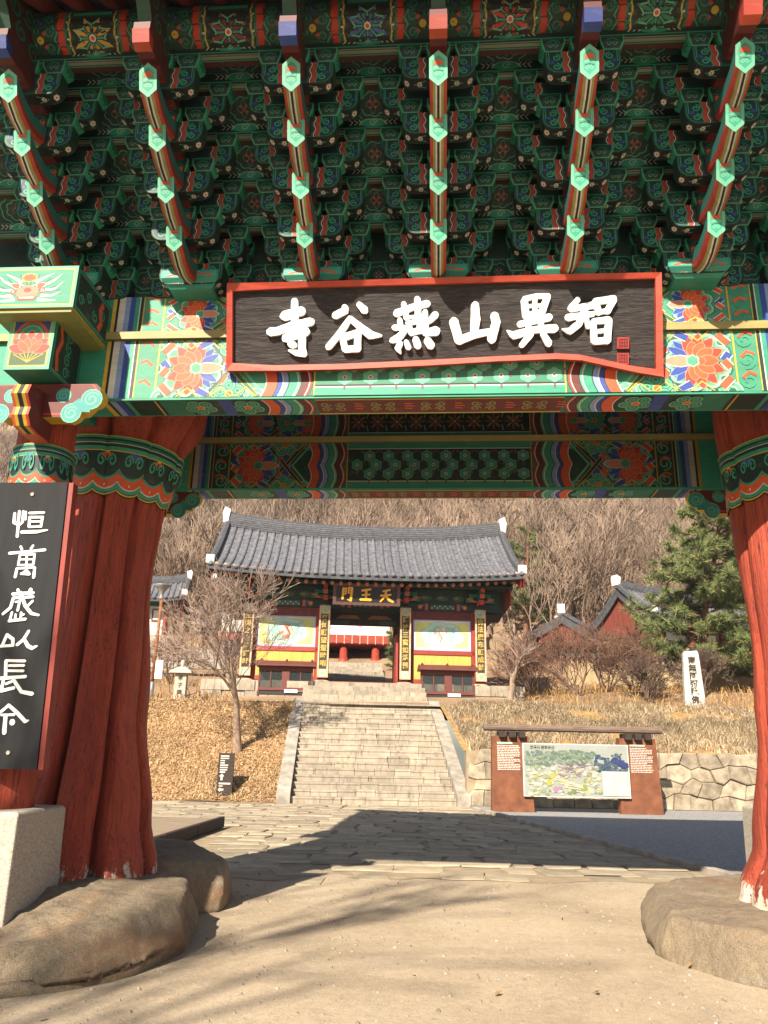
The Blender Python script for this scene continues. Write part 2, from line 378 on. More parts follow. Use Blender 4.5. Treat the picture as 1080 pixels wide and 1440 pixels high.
def starnet(mb, u0, u1, v0, v1, step, bg, c1, c2):
    mb.rect(u0, v0, u1, v1, bg); u = u0+step*0.5; vm = (v0+v1)/2; hh = (v1-v0)
    while u < u1-step*0.2:
        for a in range(8):
            an = a*math.pi/4; l = min(step*0.46, hh*0.48/max(0.3, abs(math.sin(an))))
            mb.petal(u, vm, an, l-step*0.06, step*0.13, c1 if a % 2 else c2, None, step*0.07)
        mb.disc(u, vm, step*0.07, WHT, 6); mb.disc(u, vm, step*0.04, ORG, 6)
        mb.stroke([(u+step*0.5, v0+0.01), (u+step*0.42, vm-hh*0.18)], step*0.06, MINT); mb.stroke([(u+step*0.5, v1-0.01), (u+step*0.42, vm+hh*0.18)], step*0.06, MINT)
        u += step
def beam_face(mb, fn, xe, xc, v0, v1, big, rear=False):
    """a whole beam face: fn(u,v,w); xe half length, xc half length of the middle panel"""
    H = v1-v0; mb.paint(fn); mb.clip = (v0, v1)
    F1, F2, F3, F4 = (srgb('10402f'), GR2, MINT, srgb('0b2a20')) if rear else (srgb('3d8a6d'), srgb('559c80'), srgb('86b89f'), srgb('1d5f49'))  # rear set is darker: shade painted into the beam colours
    mb.rect(-xe, v0, xe, v1, F1, 8)
    for hd in (-1, 1):
        s = hd
        def X(a): return s*(xe-a)
        def rc(a, b, c): mb.rect(min(X(a), X(b)), v0, max(X(a), X(b)), v1, c)
        rc(0, 0.05, YEL); rc(0.035, 0.06, BLK); rc(0.06, 0.12, WHT); rc(0.12, 0.17, LBL); rc(0.17, 0.22, BLU); rc(0.22, 0.26, GR1); rc(0.26, 0.27, WHT); rc(0.27, 0.30, GR3); rc(0.30, 0.31, YEL)
        for q in (0.16, 0.5, 0.84):
            mb.spiral(X(0.41), v0+H*q, min(0.085, H*0.17), 0.018, MINT if rear else GR1, 1.4, q*9, s, 14); mb.stroke([(X(0.34), v0+H*(q+.1)), (X(0.40), v0+H*(q+.15)), (X(0.46), v0+H*(q+.05))], 0.03, ORG)
        rc(0.50, 0.515, YEL)
        span = xe-xc-0.52-0.50       # room for the flower field
        u1 = 0.52+span*0.30
        mb.rect(min(X(0.52), X(0.52+span)), v0, max(X(0.52), X(0.52+span)), v1, F1)
        for q in range(7):
            for e in (0, 1): mb.disc(X(0.56+span*(q+.3*e)/6.5), v0+H*e, H*.16, F3, 14); mb.disc(X(0.56+span*(q+.3*e)/6.5), v0+H*e, H*.13, F2, 14); mb.disc(X(0.56+span*(q+.3*e)/6.5), v0+H*e, H*.08, F3, 12); mb.disc(X(0.56+span*(q+.3*e)/6.5), v0+H*e, H*.055, F4, 12)
        um = 0.52+span*0.70
        for q0, q1, c in ((0.10, -0.12, YEL), (0.13, -0.09, MINT)):
            mb.stroke([(X(um+span*0.34), v0-0.0+H*0.0), (X(um+span*0.10), v0+H*0.5), (X(um+span*0.34), v1)], 0.030, c)
        # blue straps, crossed clouds
        mb.rect(min(X(um-0.075), X(um+0.075)), v0, max(X(um-0.075), X(um+0.075)), v1, LBL); mb.rect(min(X(um-0.06), X(um+0.06)), v0, max(X(um-0.06), X(um+0.06)), v1, BLU)
        for a, b in ((0, 1), (1, 0)):
            pts = [(X(u1+span*0.16+span*0.50*t), v0+H*(a+(b-a)*t)) for t in (0, .25, .5, .75, 1)]
            mb.stroke(pts, 0.05, YEL); mb.stroke(pts, 0.036, F4)
            mb.stroke([pts[1], ((pts[1][0]+pts[2][0])/2, (pts[1][1]+pts[2][1])/2)], 0.085, WHT); mb.stroke([pts[1], ((pts[1][0]+pts[2][0])/2, (pts[1][1]+pts[2][1])/2)], 0.07, ORG)
        cloud(mb, X(um), v0+H*0.97 if big else v0+H*0.5, H*0.30 if big else H*0.34)
        if big: cloud(mb, X(um), v0+H*0.05, H*0.26)
        lotus(mb, X(u1+0.02), v0+H*0.5, H*(0.44 if big else 0.45), s*-1, rear)
        if not big: lotus(mb, X(um+span*0.28), v0+H*0.5, H*0.42, s, rear)
        for q in (0.1, 0.9): mb.spiral(X(0.60), v0+H*q, 0.05, 0.016, MINT if rear else GR2, 1.3, q, s, 12)
        for (aa, bb, cc, dd, cl) in ((.56, .22, .66, .06, ORG), (.56, .78, .66, .94, ORG), (.95, .12, 1.06, .02, BLU), (.95, .88, 1.06, .98, BLU), (.62, .5, .56, .62, BLU), (.62, .5, .56, .38, ORG)):
            k = span/1.1; P2 = [(X(.52+(aa-.52)*k), v0+H*bb), (X(.52+(cc-.52)*k), v0+H*dd)]
            mb.stroke(P2, .085 if big else .055, WHT); mb.stroke(P2, .065 if big else .04, cl)
        for q in (.30, .62, .86):
            um2 = .52+span*q; mb.stroke([(X(um2-.10), v0), (X(um2), v0+H*.16), (X(um2+.10), v0)], .016, YEL); mb.stroke([(X(um2-.10), v1), (X(um2), v1-H*.16), (X(um2+.10), v1)], .016, YEL)
        wavebands(mb, X(0.52+span), v0, v1, -s, [(ORG, 0.105), (BLU, 0.05), (LBL, 0.055), (GR1, 0.085), (MINT, 0.03), (MAR, 0.075), (RED, 0.03), (GR2, 0.06)], 0.4, 2 if big else 1)
    a, b = -xc, xc
    mb.rect(a-0.012, v0, b+0.012, v1, YEL); mb.rect(a, v0, b, v1, BLK)
    mb.rect(a, v0, b, v0+H*0.13, GR1); mb.rect(a, v1-H*0.13, b, v1, GR1); mb.rect(a, v0+H*0.13, b, v0+H*0.15, WHT); mb.rect(a, v1-H*0.15, b, v1-H*0.13, WHT)
    if big: flower_net(mb, a, b, v0+H*0.18, v1-H*0.18, 0.235, GR3 if rear else srgb('2f7a5c'), GR1 if rear else MINT, RED, srgb('6e4a5a'))
    else: starnet(mb, a, b, v0+H*0.17, v1-H*0.17, 0.24, BLK, srgb('a8743a'), srgb('7a5530'))
def under_face(mb, fn, xe, xc, t):
    mb.paint(fn); mb.clip = (0, t); mb.rect(-xe, 0, xe, t, GR3, 8)
    for s in (-1, 1):
        def X(a): return s*(xe-a)
        def rc(a, b, c): mb.rect(min(X(a), X(b)), 0, max(X(a), X(b)), t, c)
        rc(0.0, 0.05, YEL); rc(0.08, 0.14, LBL); rc(0.14, 0.2, BLU); rc(0.22, 0.26, GR1); rc(0.5, 0.515, YEL)
        span = xe-xc-1.02
        rc(0.55, 0.8, GR2)
        for k in (0.9, 1.35, 1.75):
            if k < 0.52+span: cloud(mb, X(k), t*0.5, t*0.5, GR2)
        for k in (1.1, 1.55):
            if k < 0.52+span: rc(k, k+0.12, BLU)
        wavebands(mb, X(0.52+span), 0, t, -s, [(ORG, 0.105), (BLU, 0.05), (LBL, 0.055), (GR1, 0.085), (MINT, 0.03), (MAR, 0.075), (RED, 0.03), (GR2, 0.06)], 0.4, 1)
    mb.rect(-xc, 0, xc, t, YEL); mb.rect(-xc, 0.02, xc, t-0.02, MAR)
    u = -xc+0.15; i = 0
    while u < xc-0.1:
        mb.spiral(u-0.07, t*0.35, 0.05, 0.014, OLV, 1.3, 0, 1, 10); mb.spiral(u+0.07, t*0.35, 0.05, 0.014, OLV, 1.3, 3.1, -1, 10); mb.spiral(u-0.07, t*0.68, 0.05, 0.014, OLV, 1.3, 0, -1, 10); mb.spiral(u+0.07, t*0.68, 0.05, 0.014, OLV, 1.3, 3.1, 1, 10)
        for q in range(3): mb.stroke([(u+0.2, t*(0.3+0.16*q)), (u+0.27+0.02*(q % 2), t*(0.34+0.16*q))], 0.018, ORG)
        u += 0.46; i += 1
XB = 3.12; XCM = 1.12
ZB0, ZB1, ZU0, ZU1 = 4.61, 5.22, 5.30, 5.70
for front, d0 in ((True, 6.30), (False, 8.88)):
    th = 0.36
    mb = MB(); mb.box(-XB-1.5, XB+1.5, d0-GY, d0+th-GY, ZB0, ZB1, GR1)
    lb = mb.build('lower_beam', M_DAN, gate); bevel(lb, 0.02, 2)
    mb = MB(); beam_face(mb, lambda u, v, w: G(u, d0-w, v), XB, XCM, ZB0+0.022, ZB1, True, not front); mb.c = mb.c if front else [tuple(q*.55 for q in c) for c in mb.c]; mb.build('painted_front', M_DAN, lb)  # rear face colours scaled down to imitate the shade there
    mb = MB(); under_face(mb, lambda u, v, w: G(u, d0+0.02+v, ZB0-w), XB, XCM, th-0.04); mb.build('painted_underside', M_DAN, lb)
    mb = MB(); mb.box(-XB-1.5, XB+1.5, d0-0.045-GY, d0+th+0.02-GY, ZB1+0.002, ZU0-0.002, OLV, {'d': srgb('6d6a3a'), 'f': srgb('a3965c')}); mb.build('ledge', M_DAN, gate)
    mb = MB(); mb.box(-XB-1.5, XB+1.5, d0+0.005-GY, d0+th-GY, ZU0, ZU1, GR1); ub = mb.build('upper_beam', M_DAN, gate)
    mb = MB(); beam_face(mb, lambda u, v, w: G(u, d0+0.005-w, v), XB, XCM, ZU0, ZU1, False, not front); mb.c = mb.c if front else [tuple(q*.55 for q in c) for c in mb.c]; mb.build('painted_front', M_DAN, ub)  # same painted-in shade on the rear upper beam
# side beams joining front and rear posts
for sd in (-1, 1):
    mb = MB(); mb.box(sd*PX-0.17, sd*PX+0.17, 6.66-GY, 8.88-GY, 4.70, 5.68, GR2); mb.build('side_beam', M_DAN, gate)

# --- beam ends above the front posts: dragon block over lotus block, scroll plates below
def curls(mb, u, v, s, c1=GR1, c2=MINT, hand=1):
    mb.disc(u, v, s, c2, 14); mb.disc(u, v, s*0.9, c1, 14); mb.spiral(u, v, s*0.72, s*0.16, c2, 1.5, 0.5, hand, 16)
for sd in (-1, 1):
    cx = sd*(PX-0.12)
    mb = MB(); x0, x1 = cx-0.205, cx+0.205; d0, z0, z1 = 5.77, 4.66, 5.20
    mb.box(x0, x1, d0-GY, 6.3-GY, z0, z1, GR2, {'f': MINT})
    mb.paint(lambda u, v, w: G(u, d0-w, v)); a = 0.03
    mb.rect(x0, z0, x1, z1, MINT); mb.rect(x0+a, z0+a, x1-a, z1-a, YEL); mb.rect(x0+a+.012, z0+a+.012, x1-a-.012, z1-a-.012, GR1)
    mb.rect(x0+.045, z1-.16, x1-.045, z1-.045, BLU)
    for r_, c in ((.155, ORG), (.13, GR2), (.12, MINT), (.10, GR1), (.07, MINT), (.05, GR2)): mb.poly([(cx+r_*math.cos(t*math.pi/12), z0+.30+r_*1.15*math.sin(t*math.pi/12)) for t in range(13)], c)
    mb.poly([(x0+.045, z0+.045), (x1-.045, z0+.045), (x1-.045, z0+.17), (cx+.05, z0+.21), (cx-.05, z0+.21), (x0+.045, z0+.17)], srgb('3d5a2a'))
    for k in range(-3, 4): mb.stroke([(cx, z0+.07), (cx+k*.045, z0+.18-abs(k)*.01)], .007, YEL)
    for k, l in ((0, .19), (.45, .19), (-.45, .19), (.9, .18), (-.9, .18), (1.3, .17), (-1.3, .17)): mb.petal(cx, z0+.17, math.pi/2+k, l, .085, RED, PNK, .02)
    for k in (-.25, .25, .75, -.75): mb.petal(cx, z0+.16, math.pi/2+k, .14, .07, ORG, PNK, .01)
    # right side painting
    for hd in (-1, 1):
        mb.paint(lambda u, v, w: G((x1+w) if hd > 0 else (x0-w), u, v))
        mb.rect(5.79, z0+.02, 6.28, z1-.02, GR1); mb.rect(5.81, z0+.04, 6.26, z1-.04, GR3); mb.stroke([(5.90, z0+.05), (5.86, z0+.2), (5.92, z0+.35), (5.87, z1-.05)], .05, ORG)
        for q in range(4): mb.spiral(6.05, z0+.10+q*.12, .06, .018, GR1, 1.3, q, 1, 12)
    lb = mb.build('lotus_beam_end', M_DAN, gate); bevel(lb, 0.012)
    mb = MB(); x0, x1 = cx-0.34, cx+0.43; d0, z0, z1 = 5.60, 5.16, 5.57; d1 = 6.3
    mb.box(x0, x1, d0-GY, d1-GY, z0, z1, GR2, {'d': YEL, 'f': MINT}); mb.box(x0+.02, x1-.02, d0+.02-GY, d1-GY, z0-.035, z0-.001, OLV)
    mb.paint(lambda u, v, w: G(u, d0-w, v))
    mb.rect(x0, z0, x1, z1, MINT); mb.rect(x0+.025, z0+.025, x1-.025, z1-.025, YEL); mb.rect(x0+.036, z0+.036, x1-.036, z1-.036, GR1)
    for k in range(16):
        a = math.pi*(0.04+0.92*k/15); mb.stroke([(cx+.12*math.cos(a), z0+.13+.06*math.sin(a)), (cx+.31*math.cos(a), z0+.10+.24*math.sin(a))], .006, GR3)
    for s2 in (-1, 1):
        for (a0, b0, a1, b1, a2, b2) in ((.10, .20, .22, .26, .29, .33), (.12, .17, .24, .18, .31, .25), (.12, .12, .23, .12, .30, .15), (.10, .08, .2, .07, .27, .07), (.06, .25, .14, .30, .22, .34)):
            mb.stroke([(cx+s2*a0, z0+b0), (cx+s2*a1, z0+b1), (cx+s2*a2, z0+b2)], [.035, .022, .004], WHT)
        mb.petal(cx+s2*.05, z0+.20, math.pi/2-s2*1.25, .11, .05, ORG, WHT); mb.disc(cx+s2*.06, z0+.21, .024, WHT, 8); mb.disc(cx+s2*.06, z0+.21, .012, BLK, 8)
        mb.spiral(cx+s2*.12, z0+.16, .04, .012, RED, 1.2, 0, s2, 10)
    mb.disc(cx, z0+.15, .10, PNK, 14, .075); mb.disc(cx, z0+.30, .075, YEL, 12, .045); mb.scallop_ring(cx, z0+.30, .05, 7, .25, ORG, 0, .03); mb.disc(cx, z0+.175, .035, RED, 10, .025)
    mb.poly([(cx-.09, z0+.115), (cx+.09, z0+.115), (cx+.07, z0+.07), (cx-.07, z0+.07)], RED); mb.poly([(cx-.075, z0+.11), (cx+.075, z0+.11), (cx+.06, z0+.09), (cx-.06, z0+.09)], WHT)
    for hd in (-1, 1):
        mb.paint(lambda u, v, w: G((x1+w) if hd > 0 else (x0-w), u, v))
        mb.rect(d0+.02, z0+.02, d1-.02, z1-.02, GR1); mb.rect(d0+.04, z0+.04, d1-.04, z1-.04, GR3)
        for q in range(5): mb.spiral(d0+.12+q*.14, z0+.14+.1*(q % 2), .055, .018, GR1, 1.3, q, 1, 12)
        mb.stroke([(d1-.22, z0+.06), (d1-.17, z0+.15), (d1-.22, z0+.25), (d1-.17, z1-.06)], .06, ORG)
    bevel(mb.build('dragon_beam_end', M_DAN, gate), 0.012)
    # cloud-shaped plates under the beam, both sides of the post, and the tongue in the middle
    def cloud_outline(s, cx_, zt, scale=1.0):
        out = [(0, 0), (.60, 0), (.645, -.05), (.655, -.12), (.62, -.185), (.56, -.21), (.53, -.25), (.49, -.29), (.43, -.30), (.395, -.345), (.34, -.375), (.28, -.36), (.0, -.36)]
        P = [(cx_+s*x*scale, zt+z*scale) for x, z in out]
        return P if s < 0 else P[::-1]
    for dd, f0 in ((6.02, True), (8.95, False)):
        for s in (-1, 1):
            if not f0 and s == sd: continue
            mb = MB(); P = cloud_outline(s, cx, 4.64, .88); mb.prism(P, 'y', dd-GY, dd+.16-GY, MAR, YEL)
            mb.paint(lambda u, v, w: G(u, dd-w, v))
            pc = [(x*.93+cx*.07 if False else cx+(x-cx)*.95, 4.60+(z-4.60)*.93) for x, z in P]; mb.poly(pc, RED)
            mb.poly([(cx+(x-cx)*.91, 4.60+(z-4.60)*.86) for x, z in P], MAR)
            for a, b, r_ in ((.50, -.11, .10), (.33, -.24, .095), (.24, -.07, .07)): curls(mb, cx+s*a, 4.60+b, r_, srgb('2f8a86'), MINT, s)
            mb.stroke([(cx+s*.5, 4.60-.2), (cx+s*.42, 4.60-.2), (cx+s*.36, 4.60-.12)], .07, srgb('2f8a86'))
            mb.build('scroll_plate', M_DAN, gate)
    mb = MB(); path = [(5.98, 4.55), (5.78, 4.52), (5.74, 4.42), (5.82, 4.33), (5.80, 4.25), (5.86, 4.17), (6.0, 4.15), (6.2, 4.15), (6.2, 4.55)]
    mb.prism([(d-GY, z) for d, z in path], 'x', cx-.075, cx+.075, MAR, lambda i: ORG)
    strips = [(-.075, -.05, ORG), (-.05, -.02, YEL), (-.02, .02, BLK), (.02, .05, YEL), (.05, .075, RED)]
    for a, b, c in strips:
        for (d0, z0), (d1, z1) in zip(path[:6], path[1:7]):
            mb.face([G(cx+a, d0-.004, z0), G(cx+a, d1-.004, z1), G(cx+b, d1-.004, z1), G(cx+b, d0-.004, z0)], c)
    mb.build('post_tongue', M_DAN, gate)
# --- tiered brackets
SPC = 1.15; PD = [6.12-.292*i for i in range(5)]; LZ = [5.83+.267*i for i in range(6)]
def flower(mb, u, v, r, col=WHT):
    for k in range(6): mb.disc(u+r*.55*math.cos(k*1.047), v+r*.55*math.sin(k*1.047), r*.42, col, 6)
    mb.disc(u, v, r*.25, RED, 5)
def make_block(w, dp, h):
    mb = MB(); w2, d2 = w*.34, dp*.34; hm = h*.38
    g = srgb('309a76')
    mb.loft([[(-w2, -d2, 0), (w2, -d2, 0), (w2, d2, 0), (-w2, d2, 0)], [(-w/2, -dp/2, hm+.012), (w/2, -dp/2, hm+.012), (w/2, dp/2, hm+.012), (-w/2, dp/2, hm+.012)], [(-w/2, -dp/2, h), (w/2, -dp/2, h), (w/2, dp/2, h), (-w/2, dp/2, h)]], g)
    hw = w/2
    def front(sign):
        def fn(u, v, q):
            t = min(1, v/(hm+.012)); y = -(d2+(dp/2-d2)*t); uu = u
            return (uu, (y-q) if sign > 0 else -(y-q), v)
        return fn
    b = .010
    def wid(v): return (w2+(hw-w2)*min(1, v/(hm+.012)))
    for fn in (front(1),):
        mb.paint(fn)
        lo, md, hi = .008, hm+.012, h-.008
        mb.poly([(-wid(lo)+b, lo), (wid(lo)-b, lo), (hw-b*1.3, md), (-hw+b*1.3, md)], GR3); mb.k -= 1; mb.poly([(-hw+b*1.3, md), (hw-b*1.3, md), (hw-b, hi), (-hw+b, hi)], GR3)
        for s in (-1, 1):
            mb.spiral(s*w*.13, h*.40, w*.115, w*.030, GR1, 1.2, math.pi/2, s, 12)
        mb.stroke([(w*.27*math.cos(t*math.pi/10), h*.42+h*.30*math.sin(t*math.pi/10)) for t in range(11)], w*.03, GR1)
        mb.stroke([(-hw+b*2.2, hi-b), (0, hi-b*1.4), (hw-b*2.2, hi-b)], w*.025, GR2)
    for s in (-1, 1):
        def sf(u, v, q, s=s):
            t = min(1, v/(hm+.012)); x = w2+(hw-w2)*t
            return (s*(x+q), u, v)
        mb.paint(sf)
        mb.spiral(-dp*.12, h*.42, dp*.13, dp*.04, GR3, 1.2, 0, 1, 10); mb.spiral(dp*.14, h*.42, dp*.13, dp*.04, GR3, 1.2, 3, -1, 10)
    # under side hidden shadow side stays plain
    me_o = mb.build('bearing_block', M_DAN); return me_o
def make_arm(hl, h, t, seed):
    """cross arm parallel to the wall, centred on x; top at z=0"""
    mb = MB(); r = h*.46
    bot = [(-hl, 0), (-hl, -h+r)]+[(-hl+r-r*math.cos(a), -h+r-r*math.sin(a)) for a in (.4, .8, 1.2, 1.57)]
    P = bot+[(-x, z) for x, z in reversed(bot)]
    mb.prism(P, 'y', -t/2, t/2, GR3, srgb('12352c'))
    mb.paint(lambda u, v, w: (u, -t/2-w, v))
    inn = [(x*.97, z*.95-.004) for x, z in P]; mb.poly(inn, GR2); mb.poly([(x*.935, z*.91-.006) for x, z in P], GR3)
    for s in (-1, 1):
        e = hl
        mb.rect(min(s*(e-.035), s*(e-.028)), -h+r, max(s*(e-.035), s*(e-.028)), -.005, GR1)
        for q in (.28, .70): mb.spiral(s*(e-.09), -h*q, .035, .012, GR1, 1.3, 1.5, s, 12)
        mb.rect(min(s*(e-.075), s*(e-.045)), -h*.56, max(s*(e-.075), s*(e-.045)), -h*.42, BLU)
        xw = e-.165
        pts = [(s*(xw+.010*math.sin(k*1.35)), -h*.98*k/9) for k in range(10)]
        mb.stroke([(u+s*.026, v) for u, v in pts], .012, GR1); mb.stroke(pts, .042, MAR); mb.stroke([(u+s*.004, v) for u, v in pts], .030, srgb('a83a28')); mb.stroke([(u-s*.022, v) for u, v in pts], .007, WHT); mb.stroke([(u-s*.036, v) for u, v in pts], .016, srgb('394a34'))
    # underside: dark with diamonds and white flowers
    def under(u, v, w):
        a = abs(u); k = hl-r
        z = -h if a < k else -h+r-math.sqrt(max(0, r*r-(a-k)**2))
        nz = -1 if a < k else -math.sqrt(max(0.05, 1-((a-k)/r)**2)); nx = 0 if a < k else (a-k)/r*(1 if u > 0 else -1)
        return (u+nx*w, v, z+nz*w)
    mb.paint(under); ee = hl-.012
    for k in range(14):
        a, b = -ee+2*ee*k/14, -ee+2*ee*(k+1)/14; mb.poly([(a, t*.42), (a, -t*.42), (b, -t*.42), (b, t*.42)][::-1], BLK); mb.k -= 1
    mb.k += 2
    for s in (-1, 1):
        for q in (hl-.045, hl-.15):
            if q > .03:
                for k in range(6): mb.disc(s*q+.013*math.cos(k*1.047), .018*math.sin(k*1.047), .009, srgb('d8c8bc'), 6, .012)
        mb.stroke([(s*(hl-.20), -t*.3), (s*(hl-.10), 0), (s*(hl-.20), t*.3)], .012, GR1); mb.stroke([(s*(hl-.05), -t*.3), (s*(hl-.11), 0), (s*(hl-.05), t*.3)], .012, GR1)
    return mb.build('cross_arm', M_DAN)
HEXP = [(0, .132), (.067, .074), (.067, -.078), (0, -.136), (-.067, -.078), (-.067, .074)]
def make_tongue():
    """curved bracket tongue; tip centre at the origin, reaching outward towards -y"""
    mb = MB()
    path = [(.66, .10, 0), (.58, .02, 0), (.48, -.045, 0), (.37, -.085, 0), (.26, -.095, .08), (.14, -.068, .18), (.05, -.025, .27), (0, 0, .32)]
    xs = [(-.060, None), (-.060, -.070), (-.034, 0), (-.014, 0), (-.007, 0), (.007, 0), (.014, 0), (.034, 0), (.060, -.070), (.060, None)]
    bot = [(-.067, -.078), (-.042, -.100), (-.022, -.118), (-.010, -.128), (.010, -.128), (.022, -.118), (.042, -.100), (.067, -.078)]
    sec = bot+[(.067, -.02), (.067, .074), (0, .132), (-.067, .074), (-.067, -.02)]
    cb = [srgb('a83a28'), OLV, WHT, BLK, WHT, OLV, srgb('a83a28'), srgb('8a2c20'), srgb('1f6a64'), MAR, MAR, srgb('1f6a64'), srgb('8a2c20')]
    rings = []
    for y, z, tilt in path:
        c, s_ = math.cos(tilt), math.sin(tilt); sc = 1.0
        # the end is cut so that its lower corner sits further back
        rings.append([(x*sc, y+(-q)*s_*0.9, z+q*c) for x, q in sec])
    mb.loft(rings, lambda i, j: cb[j], True)
    tl = path[-1][2]; c, s_ = math.cos(tl), math.sin(tl)
    def fn(u, v, w): return (u, -v*s_*0.9-w*c, v*c-w*s_)
    mb.paint(fn)
    mb.poly([(x*1.06, z*1.04) for x, z in HEXP][::-1], MINT); mb.poly([(x*.70, z*.76) for x, z in HEXP][::-1], GR1)
    mb.poly([(.040*math.cos(t*math.pi/8), .022+.042*math.sin(t*math.pi/8)) for t in range(9)], RED); mb.poly([(.038*math.cos(t*math.pi/8), .030+.036*math.sin(t*math.pi/8)) for t in range(9)], ORG)
    mb.poly([(-.040, .008), (0, .016), (.040, .008), (.040, -.010), (0, -.002), (-.040, -.010)], MINT)
    for s in (-1, 1): mb.spiral(s*.019, -.045, .018, .007, MINT, 1.2, 1.6, s, 10)
    mb.stroke([(-.036, -.028), (0, -.018), (.036, -.028)], .007, GR3)
    return mb.build('bracket_tongue', M_DAN)
proto_block = make_block(.190, .165, .120); proto_arm = make_arm(.300, .215, .115, 1); proto_long = make_arm(.480, .205, .115, 2); proto_tongue = make_tongue()
for o in (proto_block, proto_arm, proto_long, proto_tongue): COL.objects.unlink(o)
def dupl(src, name, parent, loc):
    o = bpy.data.objects.new(name, src.data); COL.objects.link(o); o.parent = parent; o.location = loc; return o
for k in range(-3, 4):
    x = k*SPC; mb = MB()
    for i in range(5):
        z = LZ[i]; d1 = PD[i]-.085
        mb.box(-.058, .058, d1-GY, 6.6-GY, z-.105, z+.085, MAR, {'f': ORG, 'd': MAR})
        for s in (-1, 1):
            mb.paint(lambda u, v, w: (s*(.058+w), u-GY, v))
            mb.rect(d1+.01, z-.095, d1+.30, z+.075, BLK); mb.rect(d1+.02, z-.085, d1+.29, z+.065, srgb('6a211c')); flower(mb, d1+.09, z-.01, .045); flower(mb, d1+.22, z-.01, .045); mb.disc(d1+.155, z-.01, .010, WHT, 6)
    # top arm with coloured cap, and the cloud plate riding over the purlin
    z = LZ[4]+.02; capc = srgb('9c3220') if k % 2 == 0 else srgb('1f3680')
    mb.prism([(4.47-GY, z-.06), (4.52-GY, z-.125), (4.64-GY, z-.135), (4.72-GY, z-.115), (4.80-GY, z-.135), (4.88-GY, z-.12), (5.3-GY, z-.12), (5.3-GY, z+.10), (4.52-GY, z+.10), (4.47-GY, z+.05)], 'x', -.066, .066, srgb('4a1613'), srgb('5a1a15'))
    mb.prism([(4.455-GY, z-.03), (4.49-GY, z-.132), (4.565-GY, z-.145), (4.57-GY, z-.08), (4.55-GY, z-.04), (4.47-GY, z-.02)], 'x', -.068, .068, capc, lambda i: capc if i != 1 else (srgb('b5482a') if k % 2 == 0 else srgb('304c9c')))
    pl = [(5.25, z+.04), (4.95, z+.02), (4.80, z+.06), (4.66, z+.03), (4.52, z+.09), (4.44, z+.20), (4.36, z+.26), (4.34, z+.40), (4.24, z+.48), (4.20, z+.66), (4.30, z+.78), (5.2, z+.78)]
    mb.prism([(d-GY, q) for d, q in pl], 'x', -.055, .055, srgb('3c1512'), srgb('244f3c'))
    for s in (-1, 1):
        mb.paint(lambda u, v, w: (s*(.055+w), u-GY, v))
        for (a, b, r_, t) in ((5.05, .16, .08, 0), (4.84, .18, .085, 1), (4.64, .20, .08, 2), (4.52, .34, .085, 3), (4.70, .42, .09, 4), (4.40, .50, .08, 5), (4.56, .60, .085, 1), (4.32, .66, .06, 2)):
            mb.spiral(a, z+b, r_, .034, srgb('17412f'), 1.25, t, 1, 14); mb.spiral(a, z+b, r_, .020, GR2, 1.25, t, 1, 14)
    bs = mb.build('bracket_set', M_DAN, gate, loc=(x, 0, 0))
    for i in range(4): dupl(proto_tongue, 'bracket_tongue', bs, G(0, PD[i]-.55, LZ[i]))
    for i in range(5):
        d, z = PD[i], LZ[i]
        dupl(proto_arm, 'cross_arm', bs, G(0, d, z+.058))
        for s in (-1, 0, 1): dupl(proto_block, 'bearing_block', bs, G(s*.232, d, z+.059))
        if i < 4:
            dupl(proto_long, 'cross_arm', bs, G(0, d+.005, LZ[i+1]+.058))
            for s in (-1, 1): dupl(proto_block, 'bearing_block', bs, G(s*.415, d+.005, LZ[i+1]+.059))
    for dq, zq, pr, xo in ((6.35, LZ[0], proto_long, .415), (6.37, LZ[1], proto_long, .415), (6.20, LZ[0]-.02, proto_arm, .232)):
        dupl(pr, 'cross_arm', bs, G(0, dq, zq+.058))
        for s in (-1, 1): dupl(proto_block, 'bearing_block', bs, G(s*xo, dq, zq+.059))
    # seat block on the beam
    mb = MB(); mb.loft([[(-.20, 6.10-GY, 5.64), (.20, 6.10-GY, 5.64), (.20, 6.6-GY, 5.64), (-.20, 6.6-GY, 5.64)], [(-.27, 6.03-GY, 5.72), (.27, 6.03-GY, 5.72), (.27, 6.66-GY, 5.72), (-.27, 6.66-GY, 5.72)], [(-.27, 6.03-GY, 5.80), (.27, 6.03-GY, 5.80), (.27, 6.66-GY, 5.80), (-.27, 6.66-GY, 5.80)]], srgb('2f8f7a'))
    mb.paint(lambda u, v, w: G(u, 6.03-w, v)); mb.rect(-.25, 5.727, .25, 5.793, srgb('3fa28c'))
    for s in (-1, 1): mb.stroke([(s*.22, 5.735), (s*.10, 5.76), (s*.03, 5.785)], .02, ORG)
    mb.build('seat_block', M_DAN, bs)
